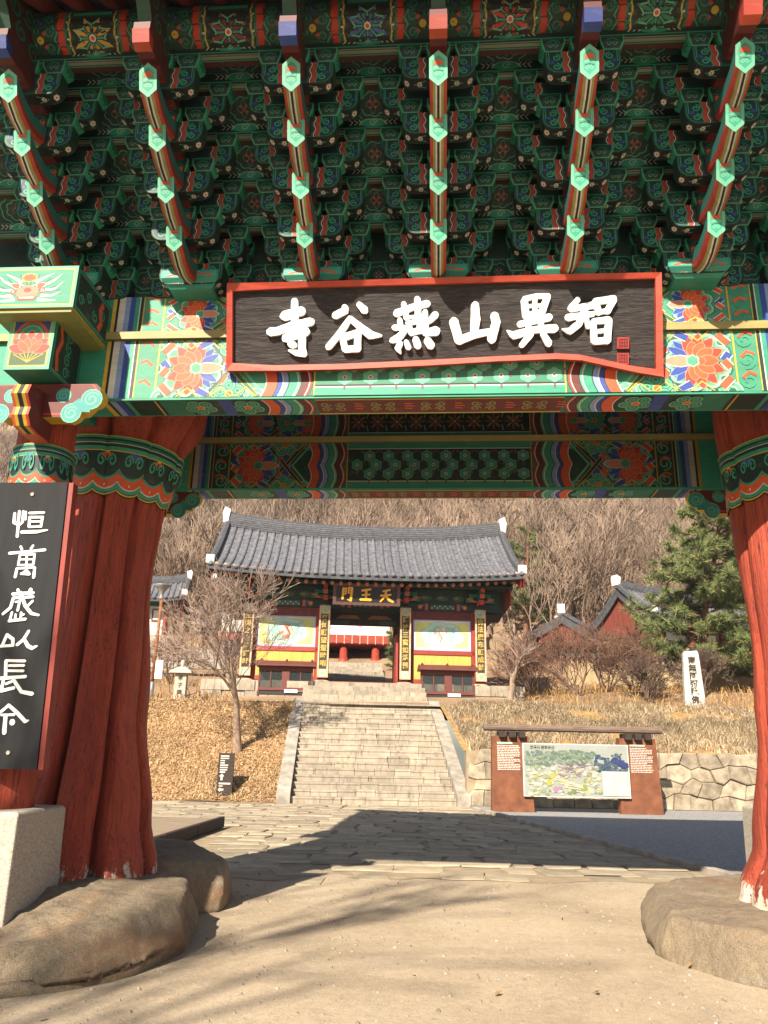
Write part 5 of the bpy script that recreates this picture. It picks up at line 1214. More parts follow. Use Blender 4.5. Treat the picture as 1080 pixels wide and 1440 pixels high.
# lintels, bracket zone; greens darkened to paint in the shade under the eaves
mb = MB(); mb.box(-6.2, 6.2, -.16, .16, 3.36, 3.70, GR3)
mb.paint(lambda u, v, w: (u, -.16-w, v))
for a, b in zip(PXS, PXS[1:]):
    m_ = (a+b)/2; hw = (b-a)/2-.32
    mb.rect(m_-hw, 3.38, m_+hw, 3.68, GR3); mb.rect(m_-.55, 3.42, m_+.55, 3.64, srgb('48584e'))
    for k in range(9): mb.disc(m_-.48+k*.12, 3.49+.08*(k % 2), .04, PALE, 6)
    for s in (-1, 1): mb.rect(min(m_+s*.66, m_+s*.78), 3.38, max(m_+s*.66, m_+s*.78), 3.68, ORG); mb.rect(min(m_+s*.78, m_+s*.84), 3.38, max(m_+s*.78, m_+s*.84), 3.68, BLU); mb.disc(m_+s*1.02, 3.53, .11, ORG, 8); mb.disc(m_+s*1.02, 3.53, .05, YEL, 8); mb.disc(m_+s*.9, 3.6, .05, GR1, 8)
dcb('lintel', mb)
mb = MB(); mb.box(-6.2, 6.2, -.06, .06, 3.71, 4.35, srgb('1d3a2e'))
mb.paint(lambda u, v, w: (u, -.06-w, v))
for a, b in zip(PXS, PXS[1:]):
    m_ = (a+b)/2
    for s in (-.75, 0, .75): mb.disc(m_+s, 3.95, .28, srgb('4a5a40'), 12, .13); mb.disc(m_+s-.08, 3.97, .12, srgb('7a7a55'), 8, .06)
dcb('bracket_wall', mb)
for x in PXS:
    mb = MB(); mb.box(-.10, .10, -.75, .2, 3.60, 3.82, ORG, {'f': RED, 'd': MAR}); mb.box(-.10, .10, -.95, .2, 3.86, 4.06, GR2, {'f': ORG}); mb.box(-.09, .09, -1.1, .2, 4.10, 4.28, GR2, {'f': RED})
    mb.box(-.65, .65, -.36, -.20, 3.74, 3.90, GR3, {'f': GR2}); mb.box(-.5, .5, -.38, -.2, 3.98, 4.14, GR3, {'f': GR2})
    for s in (-1, 1): mb.stroke([(0, 0), (1, 1)], .01, GR1) if False else None; mb.prism([(s*.12, 3.72), (s*.45, 3.80), (s*.66, 3.95), (s*.40, 3.90)][::(1 if s > 0 else -1)], 'y', -.44, -.38, ORG)
    for s in (-.42, 0, .42): mb.box(s-.09, s+.09, -.42, -.18, 3.90, 3.98, GR1)
    o = dcb('bracket', mb); o.location.x = x
mb = MB(); mb.tube([(-6.6, -.75, 4.42), (6.6, -.75, 4.42)], .15, 10, GR3); dcb('purlin', mb)
mb = MB(); mb.box(-6.3, 6.3, .2, 3.9, 3.3, 3.38, srgb('20281f')); dcb('ceiling', mb)
# rafters in two rows
nr = 34
for k in range(nr+1):
    x = -6.45+12.9*k/nr; e = (abs(x)/XL)**2.4*.36
    mb = MB(); mb.tube([(x, -1.55, 4.20+e), (x, .3, 4.85+e*.6)], .095, 8, srgb('2a6a50')); mb.lathe([(.088, 0)], 8) if False else None
    mb.tube([(x, -1.60, 4.18+e), (x, -1.50, 4.21+e)], .082, 10, srgb('c46a4a')); dcb('rafter', mb)
    mb = MB(); mb.box(x-.075, x+.075, -2.2, -1.2, 4.36+e, 4.50+e, srgb('2a6a50'), {'f': srgb('e0aa7c')}); dcb('flying_rafter', mb)
mb = MB(); mb.box(-6.6, 6.6, -2.0, .2, 4.52, 4.55, srgb('14211c')); dcb('eave_board', mb)
# side bays: red frame, mural, yellow boards
def mural(mb, cx, z0, z1, hw, fig):
    mb.rect(cx-hw, z0, cx+hw, z1, srgb('b9b4dd')); mb.rect(cx-hw+.06, z0+.06, cx+hw-.06, z1-.06, srgb('e6e2f2')); mb.rect(cx-hw+.10, z0+.10, cx+hw-.10, z1-.10, srgb('d9dc86'))
    zm = (z0+z1)/2
    for r_, c in ((1.0, srgb('7fb8c0')), (.97, srgb('b9dccb')), (.72, srgb('9fcabc'))): mb.scallop_ring(cx, zm-.02, r_*.85, 6, .18, c, .3, r_*.55)
    rg = random.Random(fig)
    for k in range(26):
        a = rg.uniform(0, 6.28); q = rg.uniform(0, .36); c = rg.choice([srgb('e6b8a4'), srgb('ecd0bc'), srgb('d69c88'), srgb('b9d0c0'), srgb('f0e6d6'), srgb('c98270')])
        mb.scallop_ring(cx+q*math.cos(a), zm+.02+q*.85*math.sin(a), rg.uniform(.05, .13), 5, .2, c, a)
    for k in range(5):
        s = -1 if k % 2 else 1; x = cx+s*rg.uniform(.3, .65); mb.stroke([(x, zm-.3+.1*k), (x+.1, zm-.2+.1*k), (x-.02, zm-.12+.1*k), (x+.12, zm-.02+.1*k)], .03, srgb('5f9aa8'))
    for k in range(7): a = rg.uniform(-.3, .3); mb.stroke([(cx+a, zm-.35), (cx+a+.1, zm-.1), (cx+a-.08, zm+.2)], .018, srgb('8a3a2c'))
for a, b, fig in ((PXS[0], PXS[1], 3), (PXS[2], PXS[3], 8)):
    mb = MB(); mb.box(a+.2, b-.2, .02, .10, .12, 3.40, srgb('8c3024'))
    mb.box(a+.2, b-.2, -.06, .02, 1.40, 1.58, srgb('9a3526')); mb.box(a+.2, a+.36, -.06, .02, .12, 3.36, srgb('9a3526')); mb.box(b-.36, b-.2, -.06, .02, .12, 3.36, srgb('9a3526')); mb.box(a+.36, b-.36, -.06, .02, 2.98, 3.36, srgb('6e241b')); mb.box(a+.36, b-.36, -.06, .02, .12, .30, srgb('9a3526'))
    wl = dcb('side_wall', mb)
    mb = MB(); mb.paint(lambda u, v, w: (u, .015-w, v)); mural(mb, (a+b)/2, 1.60, 2.97, (b-a)/2-.38, fig); mb.build('mural', M_PLAIN, wl)
    w = (b-a-.76)/5
    for k in range(5): box_o('yellow_board', a+.38+k*w+.004, a+.38+(k+1)*w-.004, -.012, .018, .31, 1.395, MATS['temple_yellow'], wl, .004)
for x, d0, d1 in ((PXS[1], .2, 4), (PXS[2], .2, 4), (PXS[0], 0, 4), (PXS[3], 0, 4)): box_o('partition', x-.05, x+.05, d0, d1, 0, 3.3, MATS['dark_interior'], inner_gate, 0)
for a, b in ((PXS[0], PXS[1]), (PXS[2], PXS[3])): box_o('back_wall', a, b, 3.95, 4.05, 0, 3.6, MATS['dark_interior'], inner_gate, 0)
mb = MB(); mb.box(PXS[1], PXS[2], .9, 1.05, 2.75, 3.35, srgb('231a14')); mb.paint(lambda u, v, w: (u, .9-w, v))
for s in (-1, 1):
    mb.poly([(s*.15, 3.05), (s*.35, 3.22), (s*1.05, 3.22), (s*1.3, 3.05)][::(1 if s > 0 else -1)], srgb('8a5a34')); mb.rect(min(s*.7, s*1.5), 2.80, max(s*.7, s*1.5), 2.98, srgb('34453c'))
dcb('inner_lintel', mb)
box_o('threshold', -1.6, 1.6, -.1, .1, 0, .12, MATS['temple_red'], inner_gate)
box_o('open_door_leaf', 1.45, 1.55, .25, 1.6, .1, 2.3, MATS['temple_red'], inner_gate)
# name plaque of the inner gate (hangs there: a thing of its own)
basic('gold_letter', srgb('e0a63a'), srgb('c98f2c'), 9, .5, bstr=0)
basic('black_lacquer', srgb('15131a'), srgb('0d0c10'), 4, .5, bstr=.1)
basic('plaque_frame', srgb('5e3a34'), srgb('43302c'), 12, .6, bstr=.2)
px_, py_ = st_xy(0.0, FY-1.35)
plq = empty('name_plaque', (px_, py_, 4.2+3.30), SA, 'black plaque with three gold characters above the inner gate doorway', 'sign board', rx=R(10))
box_o('panel', -1.33, 1.33, -.03, .03, .10, .82, MATS['black_lacquer'], plq)
mb = MB()
for a in ((-1.47, 1.47, 0, .13), (-1.47, 1.47, .80, .93), (-1.47, -1.32, .13, .80), (1.32, 1.47, .13, .80)): mb.box(a[0], a[1], -.07, .02, a[2], a[3])
mb.build('frame', MATS['plaque_frame'], plq)
GC = [[[(205, 100, 34), (195, 240, 36)], [(200, 110, 30), (245, 105, 30)], [(205, 145, 18), (245, 140, 18)], [(248, 100, 24), (238, 175, 26)], [(212, 178, 18), (240, 172, 18)], [(285, 95, 24), (280, 165, 24)], [(280, 95, 30), (335, 95, 30)], [(335, 95, 32), (318, 262, 38)], [(318, 265, 30), (270, 250, 14)], [(285, 132, 16), (330, 128, 16)], [(285, 165, 16), (325, 160, 16)]],
      [[(485, 125, 32), (610, 105, 30)], [(490, 185, 28), (600, 175, 28)], [(465, 245, 38), (615, 245, 40)], [(548, 110, 30), (545, 245, 34)]],
      [[(800, 125, 28), (900, 105, 30)], [(770, 185, 32), (915, 170, 30)], [(845, 115, 30), (835, 190, 34), (760, 265, 22)], [(845, 190, 30), (900, 245, 42), (955, 265, 30)]]]
for st in GC:
    mb = MB()
    for q, s in enumerate(st): brush(mb, [((x-555)/460*1.34, .10+(290-y)/215*.70, w/460*1.34) for x, y, w in s], .04, -.062-q*.001, -.03, rg)
    mb.build('character', MATS['gold_letter'], plq)
# four couplet boards on the pillars
basic('couplet_dark', srgb('3c3428'), srgb('2a241c'), 5, .7)
basic('couplet_border', srgb('cfae8c'), srgb('b98f70'), 5, .7)
basic('couplet_gold', srgb('bfa24c'), srgb('a88c3c'), 5, .6, bstr=0)
cp = [('王賜之上降護時', 'narrow dark couplet board with gold characters on the leftmost pillar'), ('來伺願望聖時哨', 'narrow dark couplet board with gold characters on the pillar left of the doorway'), ('護持三寶如浮屠', 'narrow dark couplet board with gold characters on the pillar right of the doorway'), ('佛法廣布願成就', 'narrow dark couplet board with gold characters on the rightmost pillar')]
for x, (tx, lb) in zip(PXS, cp):
    w = st_xy(x, FY-.33); r = empty('couplet_board', (*w, 4.2+.62), SA, lb, 'sign board', 'couplet boards on the inner gate pillars')
    box_o('panel', -.17, .17, -.035, .0, 0, 2.42, MATS['couplet_dark'], r, 0)
    mb = MB(); mb.box(-.24, -.17, -.045, .02, -.36, 2.8, (1, 1, 1)); mb.box(.17, .24, -.045, .02, -.36, 2.8); mb.box(-.17, .17, -.042, .02, 2.42, 2.8); mb.box(-.17, .17, -.042, .02, -.36, 0); mb.build('border', MATS['couplet_border'], r)
    mb = MB(); mb.paint(lambda u, v, w: (u, -.045-w, v))
    for zc in (-.18, 2.6): mb.scallop_ring(0, zc, .13, 7, .2, PALE); mb.disc(0, zc, .07, srgb('8fa89a'), 8); mb.disc(0, zc+.03, .04, YEL, 6)
    mb.build('painted_end', M_PLAIN, r)
    for i, ch in enumerate(tx): put_text('character', ch, .285, MATS['couplet_gold'], r, (0, -.042, 2.24-i*.335), .006)
# two glazed cabinets in front of the side bays
m, n, p = newmat('cabinet_glass'); p.inputs['Base Color'].default_value = (.05, .06, .06, 1); p.inputs['Roughness'].default_value = .08; p.inputs['Alpha'].default_value = .35
basic('cabinet_brown', srgb('6a3430'), srgb('54261f'), 4, .6, (1, 6, 6), .2)
basic('dark_shelf', srgb('2c2a28'), srgb('1f1d1c'), 4, .7)
for xc, lb in ((-3.30, 'brown glazed candle cabinet left of the inner gate doorway'), (3.52, 'brown glazed candle cabinet right of the inner gate doorway')):
    w = st_xy(xc, FY-1.75); r = empty('glazed_cabinet', (*w, 4.2-1.0), SA, lb, 'cabinet', 'glazed cabinets before the inner gate')
    W2 = 1.12; z0 = .55
    for sx in (-1, 1):
        for sy in (0, 1): box_o('leg', sx*W2-(.05 if sx > 0 else -.0)-.0, sx*W2+(.0 if sx > 0 else .05), -.0+sy*.5, .06+sy*.5, 0, z0+1.05, MATS['cabinet_brown'], r)
    box_o('base_board', -W2+.05, W2-.05, .02, .56, z0-.15, z0+.02, MATS['dark_shelf'], r); box_o('bottom_rail', -W2, W2, -.02, .06, z0+.02, z0+.14, MATS['cabinet_brown'], r)
    box_o('top_rail', -W2, W2, -.02, .06, z0+.80, z0+.98, MATS['cabinet_brown'], r); box_o('back', -W2+.02, W2-.02, .52, .56, z0, z0+1, MATS['dark_shelf'], r)
    box_o('middle_panel', -.16, .16, -.015, .05, z0+.14, z0+.80, MATS['cabinet_brown'], r)
    for s in (-1, 1):
        a, b = (s*.17, s*(W2-.06)); a, b = min(a, b), max(a, b)
        o = box_o('window', a, b, .01, .03, z0+.14, z0+.80, MATS['cabinet_glass'], r, 0); box_o('mullion', (a+b)/2-.02, (a+b)/2+.02, -.01, .04, z0+.14, z0+.80, MATS['cabinet_brown'], o)
        for k in range(7): mb = MB(); mb.lathe([(.035, 0), (.04, .10), (.02, .13)], 8); mb.build('candle', MATS['white_paint'], r, True, (a+.08+k*.125, .2+.06*(k % 2), z0+.14))
    mb = MB(); mb.prism([(-.28, z0+1.0), (.78, z0+1.0), (.78, z0+1.06), (.25, z0+1.26), (-.28, z0+1.06)][::-1], 'x', -W2-.12, W2+.12); mb.build('roof', MATS['cabinet_brown'], r)
    for sx in (-1, 0, 1): mb = MB(); mb.lathe([(.05, 0), (.06, .05), (.02, .1)], 8); mb.build('roof_knob', MATS['cabinet_brown'], r, True, (sx*(W2-.05), .25, z0+1.24))
    box_o('notice', -.02, .52, -.05, -.03, z0-.07, z0+.06, MATS['white_paint'], r, 0)
# ---- hall seen through the doorway
hx = st_xy(-1.0, 28.5); hall = empty('raised_hall', (*hx, 6.4), SA, 'red-columned hall with white banner seen through the inner gate doorway', 'hall')
for k in range(-3, 4):
    mb = MB(); mb.lathe([(.34, 0), (.34, .85), (.26, .86), (.26, 2.2)], 14, (1, 1, 1)); mb.build('column', MATS['temple_red'], hall, True, (k*2.15+.3, 0, 0))
    mb = MB(); mb.lathe([(.36, -.1), (.36, .62), (.30, .65)], 14); mb.build('column_base', MATS['white_paint'], hall, True, (k*2.15+.3, 0, 0))
box_o('floor_beam', -8, 3.4, -.5, 4, 1.75, 2.35, MATS['temple_red'], hall)
for k in range(22): box_o('rail_panel', -8+k*.52+.03, -8+(k+1)*.52-.03, -.56, -.5, 1.8, 2.32, MATS['temple_red'], hall, .01)
for k in range(23): box_o('rail_post', -8+k*.52-.025, -8+k*.52+.025, -.58, -.5, 1.76, 2.36, MATS['couplet_border'], hall, 0)
box_o('back_wall', -8, 3.4, 2.5, 2.7, -.2, 2, MATS['dark_interior'], hall, 0); box_o('upper_wall', -8, 3.4, .5, .7, 2.3, 5, MATS['plaster_white'], hall, 0)
roof_parts(hall, 8.5, -1.6, 5.5, 5.2, 8.4, .4, .5, .5, .1, rear=False)
bn = empty('banner', st_xy(-1.15, 27.85)+(8.82,), SA, 'white banner with pink print on the hall behind the doorway', 'banner')
mb = MB(); mb.box(-1.9, 1.9, -.02, .0, 0, .78, srgb('e6dfe2')); mb.paint(lambda u, v, w: (u, -.02-w, v))
rg = random.Random(3)
for k in range(9): mb.scallop_ring(-1.2+k*.27, .30+.05*(k % 2), .10, 5, .3, srgb('d59ac0'))
for k in range(6): mb.petal(1.5, .55, k*1.05, .26, .14, srgb('d58ab0'))
for k in range(14): mb.rect(-1.3+k*.17, .62, -1.22+k*.17, .68, srgb('b09aa0'))
mb.build('cloth', M_PLAIN, bn)
fl = empty('stone_stairs', st_xy(-.6, 17.2)+(4.1,), SA, 'second stone stairs seen through the inner gate doorway', 'stairs')
for i in range(13):
    x = -2.2
    while x < 2.15:
        w = min(rg.uniform(.5, 1.1), 2.2-x); mb = MB(); mb.box(x+.008, x+w-.008, i*.55+rg.uniform(-.02, .02), i*.55+.9, -.2+i*.185, (i+1)*.185); bevel(mb.build('step_block', MATS['cut_stone'], fl), .02); x += w
# ---- other buildings
def house(name, label, loc, rz, XL, DD, ph, rise, wallmat, posts=True, base=.4, group='temple buildings on the slope', bays=3, gable=None):
    r = empty(name, loc, rz, label, 'building', group)
    roof_parts(r, XL, -DD/2-1.1, DD/2+1.1, base+ph, base+ph+rise, .25, .3, .34, .09, gable_red=gable, ridge_h=.4, drop=.7, barge=MATS['flat_tile'])
    box_o('foundation', -XL+.5, XL-.5, -DD/2-.7, DD/2+.7, -1.5, base, MATS['cut_stone'], r)
    box_o('wall', -XL+1.1, XL-1.1, -DD/2, DD/2, base, base+ph+.3, wallmat, r, 0)
    n = bays
    for k in range(n+1):
        x = -XL+1.1+(2*XL-2.2)*k/n; mb = MB(); mb.lathe([(.16, base), (.16, base+ph+.2)], 12); mb.build('post', MATS['temple_red'], r, True, (x, -DD/2-.05, 0))
    for k in range(n):
        x0 = -XL+1.1+(2*XL-2.2)*k/n+.35; x1 = -XL+1.1+(2*XL-2.2)*(k+1)/n-.35; w = box_o('window', x0, x1, -DD/2-.06, -DD/2-.01, base+.9, base+ph-.5, MATS['cabinet_brown'], r, 0); box_o('pane', x0+.1, x1-.1, -DD/2-.08, -DD/2-.061, base+1.0, base+ph-.6, MATS['plaster_white'], w, 0)
    mb = MB(); mb.box(-XL+.9, XL-.9, -DD/2-.12, -DD/2-.02, base+ph-.35, base+ph-.02, GR1, {'f': GR2}); mb.build('lintel', M_DAN, r)
    return r
house('hall_building', 'tile-roofed building with red gable beyond the right pine', (18.6, 48, 6.5), R(22), 4.6, 4.2, 2.1, 2.0, MATS['earth_wall'], gable=MATS['gable_red'])
house('small_building', 'small tile-roofed building with red gable above the shrubs', (13.0, 56, 7.4), R(80), 2.4, 2.6, 1.5, 1.2, MATS['plaster_white'], bays=2, gable=MATS['gable_red'])
house('pavilion', 'tile-roofed pavilion with green lintel and red posts behind the left pillar', (-14.9, 49, 7.5), R(10), 2.3, 2.4, 2.2, 1.35, MATS['plaster_white'], bays=2)
house('small_building', 'low grey roof among bare trees right of the left pavilion', (-11.2, 60, 8.8), R(-60), 2.6, 2.8, 1.2, 1.1, MATS['plaster_white'], bays=2)
# walls with tile coping
def long_wall(label, x0, x1, y, z, h, rz=0):
    r = empty('stone_wall', ((x0+x1)/2, y, z), rz, label, 'wall', 'low terrace walls'); L2 = (x1-x0)/2; x = -L2; k = 0
    rg = random.Random(int(x0*7)+50)
    for row in range(3):
        x = -L2
        while x < L2:
            w = min(rg.uniform(.5, 1.1), L2-x); mb = MB(); mb.box(x+.01, x+w-.01, rg.uniform(-.04, .02), .5, h*row/3, h*(row+1)/3-.015); bevel(mb.build('wall_stone', MATS['pale_kerb'], r), .03); x += max(w, .05)
    return r
long_wall('pale low stone wall below the left pavilion', -15, -8.6, 43, 5.55, 1.1, R(4))
cw = empty('coped_wall', (14.6, 42.5, 4.6), R(4), 'earth-coloured wall with tile coping before the right building', 'wall')
box_o('wall_body', -4.5, 6.5, 0, .45, 0, 1.75, MATS['earth_wall'], cw, 0)
for k in range(37):
    x = -4.5+k*.30; mb = MB(); mb.tube([(x, -.22, 1.78), (x, .22, 2.08), (x, .66, 1.78)], .08, 8); mb.build('coping_tile', MATS['roof_tile'], cw, True)
# ================================================================ boards, lamps, stones
basic('corten', srgb('7c4c31'), srgb('5f3622'), 3, .8, bstr=.25)
basic('beam_timber', srgb('7a675a'), srgb('5a4a40'), 3, .85, (.8, 8, 8), .35)
ib = empty('information_board', (5.36, 22.0, 0), 0, 'rust-brown information board with aerial picture under a timber beam', 'information board')
for s, lb in ((-1, 'l'), (1, 'r')):
    mb = MB(); a, b = (s*2.26, s*1.20); a, b = min(a, b), max(a, b); o_, i_ = s*2.30, s*1.16
    P = [(min(o_, i_), 0), (max(o_, i_), 0), (s*1.26 if s < 0 else 2.22, 1.97), (-2.26 if s < 0 else s*1.22, 1.97)]
    mb.prism(P, 'y', 0, .28); po = bevel(mb.build('steel_post', MATS['corten'], ib), .01)
    mb = MB(); mb.paint(lambda u, v, w: (u, -w, v)); rg = random.Random(s+4); x0 = -2.13 if s < 0 else 1.50; zt = 1.76 if s < 0 else 1.76
    mb.rect(x0, zt, x0+.42, zt+.045, PALE)
    z = zt-.06
    while z > zt-.72:
        x = x0; e = x0+rg.choice([.58, .6, .6, .62, .45])
        while x < e: w = rg.uniform(.03, .10); mb.rect(x, z, min(x+w, e), z+.020, srgb('d9cfc4')); x += w+.014
        z -= .044
    mb.build('lettering', M_PLAIN, po)
    for k in range(3): box_o('timber_block', s*1.72-.36+k*.27, s*1.72-.36+k*.27+.17, -.16, .40, 1.93, 2.09, MATS['dark_wood'], ib)
mb = MB(); mb.tube([(-2.48, .12, 2.19), (2.46, .12, 2.19)], .095, 10); mb.build('timber_beam', MATS['beam_timber'], ib)
# picture panel: wooded hill, roofs, fields, and a white box
mb = MB(); mb.box(-1.45, 1.42, -.10, -.02, .42, 1.79, srgb('cfd6d2')); mb.build('picture_panel', M_PLAIN, ib)
pn = MB(); pn.paint(lambda u, v, w: (u, -.10-w, v)); rg = random.Random(14)
pn.rect(-1.43, .44, 1.40, 1.77, srgb('c2c9bf'))
def blob(x, z, r, c, n=6): pn.scallop_ring(x, z, r, n, .25, c, rg.uniform(0, 6), r*.7)
for k in range(420):
    x = rg.uniform(-1.38, 1.34); t = rg.random(); z = 1.62-.38*t-.12*abs(x+.1)*.3
    dark = x > .5
    blob(x, max(1.1, z-(.35 if dark else .0)*rg.random()), rg.uniform(.025, .055), rg.choice([srgb('6f8a78'), srgb('8aa08a'), srgb('7d9488'), srgb('a0b098')]) if not dark else rg.choice([srgb('4a6478'), srgb('5a7686'), srgb('3c5080')]))
for k in range(260):
    x = rg.uniform(-1.36, .6); z = rg.uniform(.47, 1.2); blob(x, z, rg.uniform(.02, .06), rg.choice([srgb('e8e6da'), srgb('dcd9c6'), srgb('b6bf92'), srgb('ccc98a'), srgb('9fae8c'), srgb('e9e4dc')]))
for k in range(60):
    x = rg.uniform(-.5, .45); z = rg.uniform(.95, 1.28); s = rg.uniform(.03, .07); pn.poly([(x-s, z), (x+s, z-.01), (x+s*.8, z+.025), (x-s*.8, z+.03)], rg.choice([srgb('b39aa6'), srgb('a58f9c'), srgb('d5ccd0'), srgb('8f7f8c')]))
for k in range(5): pn.stroke([(-.75+k*.12, .98-k*.10), (-.2+k*.12, .80-k*.06), (.42, .62-k*.015)], .03, srgb('e9e5c8'))
for x, z, c in ((-.75, .78, 'cbc84e'), (-.55, .62, 'c69ac0'), (-.65, .95, 'c9c66a'), (.2, .66, '9fb45c'), (-.15, .58, '8fa070')):
    for q in range(5): blob(x+rg.uniform(-.08, .08), z+rg.uniform(-.06, .06), .05, srgb(c))
for k in range(4): blob(1.05+.08*k, 1.38-.04*k, .10, srgb('34468c'))
pn.rect(.68, .47, 1.38, 1.10, srgb('e9ebe8'))
pn.c = [tuple(q*.5 for q in c) for c in pn.c]; pn.build('aerial_picture', M_PLAIN, ib)
put_text('heading', '연곡사 문화유산', .10, MATS['dark_wood'], ib, (-.92, -.108, 1.68))
# small dark signpost by the tree
sgp = empty('direction_post', (-4.55, 24.15, 0), 0, 'short dark direction post with white arrows before the bare tree', 'sign post')
box_o('post_board', -.23, .23, 0, .10, .0, 1.34, MATS['dark_wood'], sgp, .01)
mb = MB(); mb.paint(lambda u, v, w: (u, -w, v)); rg = random.Random(2)
for k in range(8): mb.rect(-.17, 1.24-k*.065, -.17+rg.uniform(.12, .26), 1.27-k*.065, WHT)
def arrow(u, v, s, rot):
    P = [(-.03, -.10), (.03, -.10), (.03, .02), (.08, .02), (0, .11), (-.08, .02), (-.03, .02)]; c, t = math.cos(rot), math.sin(rot); mb.poly([(u+s*(x*c-y*t), v+s*(x*t+y*c)) for x, y in P], WHT)
arrow(-.10, .66, .9, 0); mb.rect(-.17, .46, .17, .50, WHT); mb.rect(-.17, .40, -.05, .42, WHT); arrow(-.10, .31, .8, R(90)); mb.build('lettering', M_PLAIN, sgp)
# white stele on the bank
basic('white_stone', srgb('bdbab2'), srgb('a5a198'), 6, .8, bstr=.2)
stl = empty('stone_stele', (12.35, 31.0, 3.2), R(-6), 'white tapering stone stele with dark carved characters', 'stele')
mb = MB(); mb.loft([[(-.42, -.16, -.3), (.42, -.16, -.3), (.42, .16, -.3), (-.42, .16, -.3)], [(-.30, -.13, 2.20), (.30, -.13, 2.20), (.30, .13, 2.20), (-.30, .13, 2.20)], [(-.24, -.11, 2.30), (.26, -.11, 2.34), (.26, .11, 2.34), (-.24, .11, 2.30)]]); bevel(mb.build('slab', MATS['white_stone'], stl), .03, 2)
for i, ch in enumerate('南無阿彌陀佛'): put_text('character', ch, .30, MATS['dark_wood'], stl, (0, -.168+.0135*(5-i)*.95+.0, 1.93-i*.305), .008).location.y = -.170+.012*(1.93-i*.305)
# lamp post, little stone monument and white notice at the left
basic('lamp_wood', srgb('8a5230'), srgb('6e3f24'), 5, .6); basic('lamp_metal', srgb('8b8d8c'), srgb('6d6f6e'), 5, .5, metal=.3)
lpx, lpy = -8.75, 30.2
lp_ = empty('lamp_post', (lpx, lpy, 2.9), 0, 'slim brown lamp post with flared grey head by the left pillar', 'street lamp')
mb = MB(); mb.tube([(0, 0, .9), (.02, 0, 4.1)], .06, 10); mb.build('pole', MATS['lamp_wood'], lp_, True)
mb = MB(); mb.lathe([(.09, 0), (.085, .9), (.07, .92)], 12); mb.build('pole_foot', MATS['lamp_metal'], lp_, True)
mb = MB(); mb.lathe([(.06, 4.1), (.10, 4.14), (.10, 4.22), (.06, 4.26), (.05, 4.34), (.22, 4.58), (.33, 4.66), (.33, 4.70), (.05, 4.74)], 16); mb.build('lamp_head', MATS['lamp_metal'], lp_, True)
box_o('notice', .06, .34, -.03, .0, 1.05, 1.75, MATS['white_paint'], lp_, 0)
mon = empty('stone_lantern', (-7.75, 30.6, 3.05), 0, 'small grey stone monument with capped top beside the lamp post', 'monument')
mb = MB(); mb.box(-.42, .42, -.3, .3, -.1, .14); bevel(mb.build('base', MATS['granite'], mon), .04, 2)
mb = MB(); mb.box(-.22, .22, -.14, .14, .14, 1.12); sh = bevel(mb.build('shaft', MATS['granite'], mon), .02, 2)
for i, ch in enumerate('孝子碑'): put_text('character', ch, .2, MATS['dark_wood'], sh, (0, -.142, .95-i*.27), .005)
mb = MB(); mb.loft([[(-.46, -.32, 1.14), (.46, -.32, 1.14), (.46, .32, 1.14), (-.46, .32, 1.14)], [(-.40, -.28, 1.24), (.40, -.28, 1.24), (.40, .28, 1.24), (-.40, .28, 1.24)], [(-.14, -.1, 1.40), (.14, -.1, 1.40), (.14, .1, 1.40), (-.14, .1, 1.40)]]); bevel(mb.build('cap', MATS['granite'], mon), .02)
mb = MB(); mb.lathe([(.10, 1.38), (.06, 1.46), (.10, 1.54), (.07, 1.62), (.01, 1.68)], 10); mb.build('finial', MATS['granite'], mon, True)

# ================================================================ trees
basic('bark_pale', srgb('a58f7c'), srgb('7c6858'), 4, .9, (3, 3, 1), .4)
basic('bark_dark', srgb('6b564a'), srgb('493a32'), 4, .9, (3, 3, 1), .4)
basic('twig_red', srgb('80604e'), srgb('60463a'), 2, .9, bstr=0)
basic('twig_grey', srgb('9c897c'), srgb('7b685d'), 1, .9, bstr=0)
basic('twig_hill', srgb('8f7c6c'), srgb('715f50'), .5, .95, bstr=0)
def grow(rg, p, d, ln, r, depth, out, maxd, spread=.65, up=.12, kids=(2, 4), shrink=.68, rmin=.006, segs=4, curl=.18):
    pts = [Vector(p)]; rr = [r]; d = Vector(d).normalized()
    for i in range(segs):
        d = (d+Vector((rg.gauss(0, curl), rg.gauss(0, curl), rg.gauss(0, curl*.6)+up*.5))).normalized(); pts.append(pts[-1]+d*(ln/segs)); rr.append(max(rmin, r*(1-.55*(i+1)/segs)))
    out.append((pts, rr, depth))
    if depth >= maxd: return
    n = rg.randint(*kids)
    for k in range(n):
        t = rg.uniform(.35, 1.0) if k else 1.0; i = min(segs-1, int(t*segs)); b = pts[i]+(pts[i+1]-pts[i])*(t*segs-i) if t < 1 else pts[-1]
        a = rg.uniform(0, 6.283); o = d.orthogonal().normalized(); q = d.cross(o); sd = (o*math.cos(a)+q*math.sin(a))
        nd = (d+sd*rg.uniform(spread*.6, spread*1.3)+Vector((0, 0, up))).normalized()
        grow(rg, b, nd, ln*shrink*rg.uniform(.75, 1.15), max(rmin, r*(.42 if t < 1 else .5)*rg.uniform(.85, 1.2)), depth+1, out, maxd, spread, up, kids, shrink, rmin, max(2, segs-1), curl)
def tree_meshes(br, split=1, n0=8):
    a, b = MB(), MB()
    for pts, rr, dp in br:
        (a if dp <= split else b).tube(pts, rr, n0 if dp == 0 else (5 if dp <= 1 else 3), caps=False)
    return a, b
